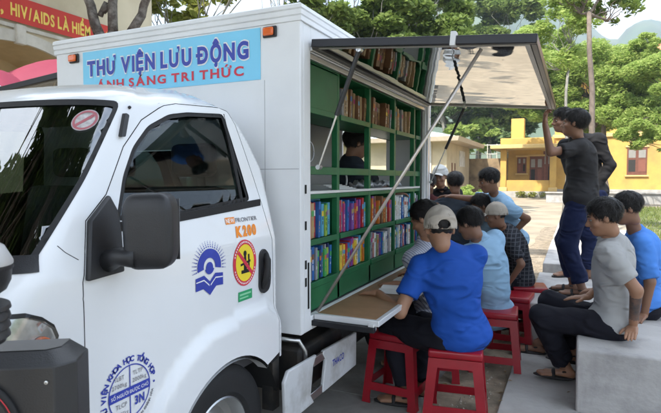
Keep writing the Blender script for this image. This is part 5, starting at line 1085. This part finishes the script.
def person(label, hip, phi, neck, head, hphi, hpitch, wr, el, hd, knee, foot, k=1., skin='a', shirt=None, sleeve=.55, trs=None, tcut=.88, hairl=0, capm=None, phi2=None, res=.013, group=None, shoes=None, collar=False, face=True, curl=.5, roll=0, toes=None, capback=False, tattoo=False, hem=.10, logo=None):
    hip = v3(hip); neck = v3(neck); head = v3(head); a = R(phi); Fw = np.array([math.cos(a), math.sin(a), 0]); Rt = np.array([math.sin(a), -math.cos(a), 0]); up = unit(neck-hip)
    a2 = R(phi if phi2 is None else phi2); F2 = np.array([math.cos(a2), math.sin(a2), 0]); F2 = unit(F2-up*(F2@up)); R2 = np.cross(F2, up)
    T = np.linalg.norm(neck-hip); body = []; seed = int(abs(hip[0]*97+hip[1]*131)*10) % 9999
    Fp = unit(Fw-up*(Fw@up)); Rp = np.cross(Fp, up); axp = [Rt, Fw, np.array([0, 0, 1.])]; ax1 = [Rp, Fp, up]; ax2 = [R2, F2, up]; slump = -.025*k*F2
    def torso(i):
        return [ell(hip+np.array([0, 0, .0]), axp, (.148*k+i*2.1, .112*k+i*2.3, .118*k+i*1.5), .05), ell(hip+up*T*.36+slump, ax1, (.128*k+i, .098*k+i, .17*k+i), .06), ell(hip+up*T*.70+slump, ax2, (.158*k+i, .108*k+i, .19*k+i), .06)]
    sh = {s: neck - up*.045*k + R2*s*.165*k for s in (1, -1)}
    def shoulders(i): return [cap(sh[1]-R2*.02*k, sh[-1]+R2*.02*k, .052*k+i, .052*k+i, .05)]
    hj = {s: hip+Rt*s*.085*k-np.array([0, 0, .03*k]) for s in (1, -1)}; elb = {}; wri = {}; kn = {}; an = {}
    for j, s in enumerate((1, -1)):
        e, w = two_bone(sh[s], wr[j], .275*k, .25*k, el[j]); elb[s] = e; wri[s] = w; q, t = two_bone(hj[s], foot[j], .42*k, .40*k, knee[j]); kn[s] = q; an[s] = t
    hf0 = np.array([math.cos(R(hphi)), math.sin(R(hphi)), 0]); B = torso(0)+shoulders(0)+[cap(neck-up*.05*k, head-hf0*.022*k-np.array([0, 0, .05*k]), .056*k, .045*k, .03)]
    for s in (1, -1):
        B += [cap(sh[s], elb[s], .046*k, .037*k, .04), cap(elb[s], wri[s], .038*k, .025*k, .015), cap(hj[s], kn[s], .082*k, .056*k, .04), cap(kn[s], an[s], .054*k, .036*k, .02)]
    # head
    ha = R(hphi); hf = np.array([math.cos(ha)*math.cos(R(hpitch)), math.sin(ha)*math.cos(R(hpitch)), math.sin(R(hpitch))]); hr = unit(np.cross(hf, [0, 0, 1.])); hu = np.cross(hr, hf); hr = unit(hr*math.cos(R(roll))+hu*math.sin(R(roll))); hu = np.cross(hr, hf); HM = np.array([hr, hf, hu]); hk = .5*k+.5
    def H(x, y, z): return head+(hr*x+hf*y+hu*z)*hk
    def he(c, r_, kk=.02): return ell(H(*c), HM, v3(r_)*hk, kk)
    hp = [he((0, -.012, .035), (.074, .093, .082)), he((0, .022, -.028), (.060, .068, .078), .03), he((0, .055, -.082), (.030, .030, .024), .03), he((0, .078, .022), (.046, .016, .012), .02), cap(H(0, .088, .006), H(0, .106, -.024), .008*hk, .0125*hk, .012), cap(H(.012, .092, -.030), H(-.012, .092, -.030), .009*hk, .009*hk, .006), he((0, .084, -.053), (.022, .013, .006), .006), he((0, .082, -.064), (.019, .012, .007), .006), cap(H(0, -.02, -.05), H(0, -.025, -.09), .043*hk, .045*k, .03)]
    for s in (1, -1): hp += [he((s*.075, -.004, -.002), (.010, .016, .027), .008), he((s*.042, .06, -.022), (.022, .02, .016), .02)]
    eyes = [H(s*.031, .082, .004) for s in (1, -1)]
    def fhead(P):
        d = sdf(hp, P)
        for e in eyes: q = .0155*hk-np.linalg.norm(P-e-hf*.012, axis=1); h = np.maximum(.008-np.abs(d-q), 0)/.008; d = np.maximum(d, q)+h*h*.002
        return d
    lo, hi = bounds(B, .02); parts = [nets(lambda P: sdf(B, P), lo, hi, res)]; lo, hi = bounds(hp, .012); parts.append(nets(fhead, lo, hi, .0065 if face else .009)); mi = [0, 0]
    for j, s in enumerate((1, -1)):
        dr, nn = hd[j]; Hp = hand_prims(wri[s], v3(dr), v3(nn), -s, .95*k, curl if not hasattr(curl, '__len__') else curl[j]); lo, hi = bounds(Hp, .01); parts.append(nets(lambda P: sdf(Hp, P), lo, hi, .0048)); mi.append(0)
        td = v3(toes[j]) if toes else Fw; td = unit(td); Fp_ = [cap(an[s]-np.array([0, 0, .0]), an[s]-np.array([0, 0, .035*k])-td*.02*k, .036*k, .032*k, .02), cap(an[s]-np.array([0, 0, .045*k])-td*.035*k, an[s]-np.array([0, 0, .052*k])+td*.13*k, .030*k, .022*k, .02)]
        sd_ = np.cross(td, [0, 0, 1.]); 
        for u, L_ in ((-.03, .175), (-.012, .182), (.006, .178), (.022, .168), (.036, .155)): Fp_.append(cap(an[s]+td*.09*k+sd_*u*s*k*.8-np.array([0, 0, .056*k]), an[s]+td*L_*k+sd_*u*s*k-np.array([0, 0, .062*k]), .016*k, .011*k, .012))
        lo, hi = bounds(Fp_, .012); parts.append(nets(lambda P: sdf(Fp_, P), lo, hi, .007)); mi.append(0)
        if shoes is not None:
            b0 = an[s]-np.array([0, 0, .075*k]); so = [ell(b0+td*.07*k, [sd_, td, [0, 0, 1.]], (.050*k, .145*k, .016*k))]; st = [cap(an[s]+td*.075*k+sd_*x*.045*k-np.array([0, 0, (.062-.03*math.cos(x*1.5))*k]), an[s]+td*.085*k+sd_*(x+.35)*.045*k-np.array([0, 0, (.062-.03*math.cos((x+.35)*1.5))*k]), .010, .010, .008) for x in (-1, -.65, -.3, .05, .4, .65)]
            st += [cap(an[s]-td*.055*k-np.array([0, 0, .03*k]), an[s]+sd_*x*.042*k+td*.02*k-np.array([0, 0, .025*k]), .007, .007, .006) for x in (1, -1)]
            qs = so+st; lo, hi = bounds(qs, .01); sho = (nets(lambda P: sdf(qs, P), lo, hi, .007)); parts.append(sho); mi.append(9)
    sh_parts = [p for p, m in zip(parts, mi) if m == 9]; bp = [p for p, m in zip(parts, mi) if m != 9]
    o = to_mesh('person', bp, [SK[skin]]); tag(o, label, 'person', group)
    if sh_parts: 
        for p in sh_parts: to_mesh('sandal', [p], [shoes], o)
    # shirt
    i = .016; ST = torso(i)+shoulders(i-.002)+[cap(neck-up*.05*k, neck+(head-neck)*.16, .066*k, .060*k, .02)]; 
    for s in (1, -1):
        if sleeve <= 1: e = sh[s]+(elb[s]-sh[s])*sleeve; ud = unit(elb[s]-sh[s]); ST.append(cap(sh[s], sh[s]+(elb[s]-sh[s])*(sleeve+.1), .062*k, .058*k, .04, (e, ud)))
        else:
            e = elb[s]+(wri[s]-elb[s])*(sleeve-1); ud = unit(wri[s]-elb[s]); ST += [cap(sh[s], elb[s], .057*k, .047*k, .04), cap(elb[s], e+ud*.02, .047*k, .034*k, .02, (e, ud))]
    hz_ = hip-up*hem*k
    def fs(P):
        d = sdf(ST, P)+wrin(P, seed, .013, 13)+wrin(P*[1, 1, 1.8], seed+3, .005, 28); d = np.maximum(d, (hz_-P)@up); return d
    lo, hi = bounds(ST, .02); shp = to_mesh('shirt', [nets(fs, lo, hi, min(res, .0125))], [shirt], o)
    if collar:
        CP = []
        for q in range(14):
            t0 = q/14*2*math.pi; t1 = (q+1)/14*2*math.pi; f1 = lambda t: neck+unit(head-neck)*(.030+.010*math.cos(t+math.pi))*k+(R2*math.sin(t)*.068+F2*math.cos(t)*.066)*k; CP.append(cap(f1(t0), f1(t1), .013*k, .013*k, .008))
        lo, hi = bounds(CP, .01); to_mesh('collar', [nets(lambda P: sdf(CP, P), lo, hi, .0075)], [shirt], shp)
    else:
        CP = []
        for q in range(14):
            t0 = q/14*2*math.pi; t1 = (q+1)/14*2*math.pi; f1 = lambda t: neck+unit(head-neck)*(.020+.008*math.cos(t+math.pi))*k+(R2*math.sin(t)*.064+F2*math.cos(t)*.062)*k; CP.append(cap(f1(t0), f1(t1), .0085*k, .0085*k, .005))
        lo, hi = bounds(CP, .01); to_mesh('neckband', [nets(lambda P: sdf(CP, P), lo, hi, .0055)], [shirt], shp)
    if logo is not None: to_mesh('shoulder_flash', [logo(sh, elb, neck, F2, R2, up, k)], [M_dwhite], shp)
    # trousers
    TR = [ell(hip-np.array([0, 0, .01]), axp, (.158*k, .125*k, .118*k), .05)]
    for s in (1, -1):
        e = kn[s]+(an[s]-kn[s])*tcut; ud = unit(an[s]-kn[s]); TR += [cap(hj[s], kn[s], .098*k, .076*k, .05), cap(kn[s], e+ud*.03, .074*k, .064*k, .03, (e, ud))]
    def ft(P): return sdf(TR, P)+wrin(P, seed+5, .012, 13)+wrin(P*[1, 1, 2], seed+9, .005, 28)
    lo, hi = bounds(TR, .02); to_mesh('trousers', [nets(ft, lo, hi, res)], [trs], o)
    # hair, cap, face
    def local(P): return (P-head)@HM.T/hk
    def fhair(P):
        q = local(P); s1 = he((0, -.016, .044), (.086, .104, .090+hairl)); d = sdf([s1], P); st = q*[60, 60, 14]; n_ = np.sin(st[:, 0]*2.1+2*np.sin(st[:, 2]*1.7))*np.sin(st[:, 1]*1.9+2*np.sin(st[:, 2]*1.3+1)); r_ = np.sin(q[:, 0]*130+seed)+np.sin(q[:, 1]*110+seed*2)
        zc = np.interp(q[:, 1], [-.12, -.05, .0, .035, .06, .085, .11], [-.072, -.066, -.020, .012, .05, .058, .060])+.003*r_; return np.maximum(d*1.0+.0035*n_, (zc-q[:, 2])*hk*.8)
    hq = [he((0, -.016, .05), (.10, .115, .105+hairl))]; lo, hi = bounds(hq, .02)
    if capm is None:
        HV, HF = nets(fhair, lo, hi, .0062); r_ = np.random.default_rng(seed); Q = local(HV); top = np.array([0, -.04, .15]); c0 = np.array([0, -.016, .03]); nrm = Q-c0; nrm /= np.linalg.norm(nrm, axis=1)[:, None]
        ok = np.argwhere(fhair(HV+((nrm@HM)*.006)) > .001).ravel(); pick = r_.choice(ok, min(len(ok), 2600)); q0 = Q[pick]; n0 = nrm[pick]; fl = q0-top+r_.normal(0, .03, q0.shape); fl -= n0*(fl*n0).sum(1)[:, None]; fl /= np.linalg.norm(fl, axis=1)[:, None]+1e-6
        fl[q0[:, 2] > .09] += [0, .5, 0]; sd2 = np.cross(fl, n0); L_ = r_.uniform(.018, .036, (len(pick), 1)); w_ = r_.uniform(.0008, .0017, (len(pick), 1)); p0 = q0-n0*.001; p1 = q0+fl*L_*.55+n0*.0045; p2 = q0+fl*L_+n0*r_.uniform(-.003, .006, (len(pick), 1))
        SV = np.stack([p0-sd2*w_, p0+sd2*w_, p1+sd2*w_*.9, p1-sd2*w_*.9, p1-sd2*w_*.9, p1+sd2*w_*.9, p2+sd2*w_*.25, p2-sd2*w_*.25], 1).reshape(-1, 3)@HM*hk+head; SF = np.arange(len(SV)).reshape(-1, 4)
        to_mesh('hair', [(HV, HF), (SV, SF)], [M_hair], o)
    else:
        to_mesh('hair', [nets(lambda P: np.maximum(fhair(P)+np.where(local(P)[:, 2] > -.012, .007, .0), (local(P)[:, 2]-(.085 if capback else .045))*hk), lo, hi, .0065)], [M_hair], o)
        dome = he((0, -.012, .026), (.093, .110, .117)); inn = he((0, -.012, .018), (.085, .102, .112)); brim = he((0, .125, .046), (.072, .075, .0075)); brm2 = he((0, .08, .052), (.078, .06, .010))
        def fc(P):
            q = local(P); d = np.maximum(sdf([dome], P), -sdf([inn], P)); zc = .010+.26*q[:, 1]; d = np.maximum(d, (zc-q[:, 2])*hk)
            if capback: hole = np.linalg.norm((q-np.array([0, -.112, .012]))*[1, .6, 1.3], axis=1)-.032; d = np.maximum(d, -hole*hk)
            return d+.0008*np.sin(np.arctan2(q[:, 0], q[:, 1])*6)**12
        lo, hi = bounds([he((0, 0, .05), (.11, .13, .11))], .01); cp = to_mesh('cap', [nets(fc, lo, hi, .0058)], [capm], o)
        def fb(P): q = local(P); z = q[:, 2]+q[:, 0]**2*5.0-.002; P2 = P+np.outer((z-q[:, 2])*hk, hu); return np.maximum(sdf([brim], P2), -sdf([inn], P))
        lo, hi = bounds([brim], .035); to_mesh('peak', [nets(fb, lo, hi, .0055)], [capm], cp)
        bt = [he((0, -.012, .143), (.009, .009, .006))]; lo, hi = bounds(bt, .006); to_mesh('button', [nets(lambda P: sdf(bt, P), lo, hi, .004)], [capm], cp)
    if face:
        for e in eyes:
            q = [ell(e-hf*.003, HM, v3((.0120, .0105, .0062))*hk)]; lo, hi = bounds(q, .004); eo = to_mesh('eye', [nets(lambda P: sdf(q, P), lo, hi, .0034)], [M_eyew], o)
            q2 = [ell(e+hf*.0045*hk, HM, v3((.0052, .0044, .0052))*hk)]; lo, hi = bounds(q2, .003); to_mesh('iris', [nets(lambda P: sdf(q2, P), lo, hi, .0018)], [M_iris], eo)
        for s in (1, -1): q = [cap(H(s*.014, .094, .026), H(s*.032, .091, .031), .0042*hk, .0046*hk, .003), cap(H(s*.032, .091, .031), H(s*.050, .078, .025), .0046*hk, .0028*hk, .003)]; lo, hi = bounds(q, .005); to_mesh('eyebrow', [nets(lambda P: sdf(q, P), lo, hi, .0036)], [M_hair], o)
        q3 = [he((0, .0885, -.0535), (.021, .0095, .0048), .004), he((0, .0865, -.0630), (.018, .009, .0056), .004)]; lo, hi = bounds(q3, .004); to_mesh('lips', [nets(lambda P: sdf(q3, P), lo, hi, .0034)], [M_lip], o)
    if tattoo:
        s = -1; a_ = elb[s]; b_ = wri[s]; ab = b_-a_; V, F = parts[0]; t = np.clip((V-a_)@ab/(ab@ab), -1, 2); dist = np.linalg.norm(V-a_-t[:, None]*ab, axis=1); me = o.data; me.materials.append(mat('tattooed_skin', (.13, .075, .055), .5, var=.3, scale=30, dirt=(.05, .045, .045), dscale=28))
        for p in me.polygons:
            vs = list(p.vertices)
            if max(vs) < len(V) and all(.12 < t[x] < .80 and dist[x] < .05*k for x in vs): p.material_index = 1
    return o
DOWN = (0, 0, -1)
def flat(d): return ((d[0], d[1], d[2]), (0, 0, 1))
ROYAL = cloth('royal_blue', (.012, .072, .36), .7); PALE = cloth('pale_blue', (.28, .45, .62)); GREYT = cloth('light_grey', (.36, .36, .355)); BLACK = cloth('black', (.014, .014, .016)); SLATE = cloth('slate', (.035, .045, .06)); NAVY = cloth('navy_jeans', (.012, .018, .055)); DKT = cloth('dark_trousers', (.012, .012, .018)); SKY = cloth('sky_blue_shirt', (.07, .22, .62)); GB_ = cloth('grey_blue', (.10, .15, .19)); DGREY = cloth('charcoal_tee', (.028, .027, .028))
STRIPE = pattern('striped_grey', (.42, .44, .50), (.16, .17, .24), 'stripe', 22); CHECK = pattern('dark_check', (.022, .024, .030), (.09, .095, .11), 'check', 9)
CAPM = cloth('beige_cap', (.42, .37, .31), bs=300); CAPW = cloth('off_white_cap', (.50, .50, .48), bs=300); SAND = mat('black_sandal', (.02, .018, .018), .7)
GT = 'readers seated along the fold-out table'; GS = 'boys gathered at the rear end of the truck'; GBn = 'men at the concrete bench blocks'
def flash(sh, elb, neck, F2, R2, up, k):
    s = -1; a_ = sh[s]; e = elb[s]; d = unit(e-a_); o_ = unit(np.cross(d, F2))*-1; q = [cap(a_+d*.03-R2*.062*k+F2*(-.012), a_+d*.12-R2*.052*k+F2*(-.012), .0065, .0065, .003)]; lo, hi = bounds(q, .008); return nets(lambda P: sdf(q, P), lo, hi, .004)
person('man in royal blue shirt and beige cap, back to us, on the front red stool', at(460, 331, 3.12), 128, at(446, 254, 3.06), at(440, 230, 3.02), 116, -16, [(-1.00, 3.46, .80), at(378, 293, 3.22)], [(.6, -.2, -.8), (.3, -.8, -.9)], [flat((-1, .1, -.05)), flat((-1, .05, -.05))], [(-.8, .5, 1.2), (-.8, .4, 1.2)], [at(420, 384, 3.52), at(407, 392, 3.34)], 1.02, 'a', ROYAL, .62, DKT, phi2=118, capm=CAPM, capback=True, group=GT, shoes=SAND, face=False, toes=[(-1, .2, 0), (-1, -.1, 0)], hem=.15, logo=flash)
person('person in grey striped shirt with bare dark hair, writing at the table', at(432, 312, 3.86), 165, at(424, 244, 3.68), at(425, 219, 3.62), 172, -28, [(-1.0, 4.0, .80), at(396, 284, 3.50)], [(.5, .5, -.8), (.5, -.6, -.9)], [flat((-1, .1, -.05)), flat((-1, -.1, -.05))], [(-1, .2, 1), (-1, -.2, 1)], [(-1.15, 4.0, .1), (-1.15, 3.75, .1)], .98, 'a', STRIPE, 1.55, DKT, group=GT, face=False, shoes=SAND)
person('boy in pale blue shirt with dark hair, back to us, on the second red stool', at(495, 313, 4.12), 150, at(481, 242, 3.98), at(470, 224, 3.90), 160, -22, [(-1.0, 4.35, .80), (-1.0, 4.1, .79)], [(.5, .5, -.8), (.2, -.8, -.7)], [flat((-1, .1, 0)), flat((-1, 0, 0))], [(-1, 0, 1), (-1, 0, 1)], [(-1.0, 4.35, .1), (-1.0, 4.1, .1)], .96, 'b', PALE, .6, DKT, group=GT, face=False, shoes=SAND, collar=True)
person('boy in beige cap and dark checked shirt sitting on the rearmost red stool', at(520, 278, 4.95), 192, at(508, 232, 4.86), at(496, 216, 4.80), 188, -14, [(-.9, 5.05, .72), at(509, 283, 4.72)], [(.5, .5, -.8), (1, -.5, -.4)], [flat((-1, .1, -.2)), ((-.5, -.1, -.8), (.3, -.9, 0))], [(-1, 0, 1), (-1, -.2, 1)], [(-.95, 5.15, .1), (-.9, 4.95, .1)], .84, 'b', CHECK, .75, DKT, capm=CAPM, group=GT, shoes=SAND)
person('boy in pale blue shirt bending forward and reaching out to the truck post', at(513, 240, 5.25), 212, at(496, 198, 5.08), at(489, 181, 4.98), 208, -16, [at(440, 196, 4.98), at(511, 236, 5.05)], [(0, .3, -1), (1, .2, .2)], [((-1, -.15, .02), (.1, .2, 1)), ((-.4, -.2, -.9), (.6, -.6, .2))], [(-.6, -.8, .1), (-.6, -.8, .1)], [(-.72, 5.60, .1), (-.42, 5.42, .1)], .90, 'b', PALE, .65, DKT, group=GS, shoes=SAND, collar=True, curl=.35)
person('boy in grey-blue shirt sitting low between the two caps, face half hidden', at(492, 262, 5.28), 200, at(485, 222, 5.18), at(481, 206, 5.10), 205, -20, [(-1.0, 5.2, .72), (-1.0, 4.98, .75)], [(.5, .5, -.8), (.5, -.5, -.9)], [flat((-1, 0, 0)), flat((-1, 0, 0))], [(-1, 0, 1), (-1, 0, 1)], [(-1.05, 5.3, .1), (-1.0, 5.1, .1)], .84, 'b', GB_, .6, DKT, group=GT)
person('boy in off-white cap and black polo shirt facing us at the truck end', at(445, 250, 5.85), 275, at(442, 191, 5.80), at(440, 177, 5.74), 268, -6, [at(428, 215, 5.3), at(462, 240, 5.5)], [(-.6, .2, -.7), (.6, .2, -.7)], [((-.3, -.9, .2), (0, .3, 1)), ((-.2, -.9, -.3), (0, .3, 1))], [(0, -1, 0), (0, -1, 0)], [(-1.45, 5.86, .1), (-1.2, 5.88, .1)], .92, 'a', BLACK, .6, DKT, capm=CAPW, group=GS, collar=True)
person('boy with short black hair and slate shirt, back to us, beside the white cap', at(459, 243, 5.40), 110, at(456, 199, 5.34), at(455, 183, 5.30), 115, -4, [(-1.3, 5.62, 1.0), (-1.32, 5.3, .95)], [(.6, -.2, -.8), (-.6, -.2, -.8)], [flat((-.6, .8, 0)), flat((-.6, .8, 0))], [(-.3, 1, 0), (-.3, 1, 0)], [(-1.0, 5.42, .1), (-1.22, 5.34, .1)], .86, 'b', SLATE, .6, DKT, group=GS, face=False, hairl=-.006)
person('child half hidden behind the white corner post of the truck', at(427, 245, 5.7), 262, at(428, 199, 5.6), at(428, 185, 5.55), 262, -12, [(-1.45, 5.1, 1.15), (-1.28, 5.05, 1.2)], [(-.6, .2, -.7), (.6, .2, -.7)], [flat((.2, -1, 0)), flat((.1, -1, 0))], [(0, -1, 0), (0, -1, 0)], [(-1.6, 5.7, .1), (-1.4, 5.7, .1)], .84, 'b', cloth('maroon', (.10, .03, .03)), .6, DKT, group=GS)
person('man in charcoal tee and navy jeans standing on the block, holding up the lid', at(580, 195, 4.62), 174, at(577, 144, 4.60), at(575, 124, 4.54), 172, 6, [at(583, 203, 4.80), at(545, 124, 4.42)], [(.3, .6, -.6), (-.6, -.6, -.7)], [((-.4, 0, -1), (0, 1, 0)), ((.03, .02, 1), (-.7, .2, .1))], [(-1, .2, 0), (-1, .2, 0)], [(.0, 5.20, .515), (.07, 5.00, .515)], .97, 'b', DGREY, .62, NAVY, phi2=182, group=GBn, shoes=SAND, curl=[.4, 1.0], hem=.16, hairl=.004)
person('man in black long sleeves, hand on hip, standing behind the lid holder', at(590, 191, 5.50), 222, at(580, 139, 5.45), at(563, 121, 5.36), 204, -4, [at(580, 196, 5.32), at(596, 188, 5.36)], [(-.3, .3, -1), (1, .1, .2)], [((-.6, -.6, -.3), (0, 0, 1)), ((-.7, .1, -.5), (.5, -.8, 0))], [(-.7, -.8, 0), (-.7, -.8, 0)], [at(569, 268, 5.55), at(588, 276, 5.42)], 1.02, 'b', BLACK, 1.85, NAVY, phi2=250, group=GBn, shoes=SAND, hem=.14, hairl=.004)
person('man in light grey tee with a tattooed forearm sitting on the nearest block', at(611, 322, 3.50), 176, at(609, 240, 3.44), at(604, 218, 3.38), 184, -14, [at(588, 297, 3.62), at(633, 327, 3.30)], [(.5, .8, -.6), (.6, -.2, -.3)], [flat((-1, .0, -.12)), flat((-.1, -.5, -.12))], [(-1, .15, .8), (-1, -.1, .8)], [at(577, 352, 3.85), at(566, 367, 3.66)], 1.0, 'a', GREYT, .72, DKT, group=GBn, shoes=SAND, tattoo=True, toes=[(-1, .1, 0), (-1, .0, 0)], hem=.15, hairl=.002, curl=.25)
person('man in sky blue shirt sitting at the right behind the grey tee', at(642, 302, 3.98), 182, at(638, 236, 3.98), at(627, 209, 3.92), 190, -14, [at(600, 290, 4.05), at(644, 315, 3.82)], [(.4, .8, -.6), (.7, -.5, 0)], [flat((-1, .0, -.1)), flat((-.3, -.6, -.12))], [(-1, .3, .9), (-1, 0, .9)], [(-.30, 4.78, .12), (-.26, 4.5, .12)], 1.0, 'b', SKY, .9, DKT, group=GBn, shoes=SAND, hem=.15, toes=[(-1, .1, 0), (-1, .0, 0)])
person('dark-haired reader sitting inside the truck behind the second shelf bay', at(352, 205, 4.25), 40, at(353, 166, 4.2), at(356, 144, 4.15), 42, -12, [(-1.35, 4.3, 1.3), (-1.5, 4.1, 1.3)], [(.5, -.5, -.6), (-.5, .5, -.6)], [flat((.7, .7, 0)), flat((.7, .7, 0))], [(.7, .7, .6), (.7, .7, .6)], [(-1.55, 4.3, .82), (-1.75, 4.35, .82)], .95, 'b', SLATE, .6, DKT, hairl=.006)
mb = MB(); c = at(352, 205, 4.25); mb.box((c.x-.2, c.y-.2, 1.02), (c.x+.2, c.y+.2, 1.07)); ch = mb.out('seat_box', mat('stool_wood', (.2, .12, .07), .6), bevel=.01); tag(ch, 'plain stool under the reader inside the truck', 'stool')
for dx in (-.16, .16):
    for dy in (-.16, .16): mb = MB(); mb.box((c.x+dx-.02, c.y+dy-.02, .726), (c.x+dx+.02, c.y+dy+.02, 1.019)); mb.out('leg', MATS['stool_wood'], ch)
# open papers on the table
for i, (x, y, rz, lb) in enumerate(((-1.03, 3.22, 8, 'open white booklet under the hand of the man in royal blue'), (-1.02, 3.62, -10, 'open white booklet in front of the striped shirt'))):
    bk_ = empty('booklet', (x, y, TZ+.001), lb, 'booklet', 'open booklets on the table', R(rz))
    for s in (1, -1):
        V = []; 
        for j in range(9):
            u = j/8; 
            for q in (-.10, .10): V.append((q, s*u*.145, .001+.012*math.sin(u*math.pi)**.7*(1-u*.4)+.002))
        link('page', V, [(2*j, 2*j+1, 2*j+3, 2*j+2) for j in range(8)], MATS['paper'], bk_, True)
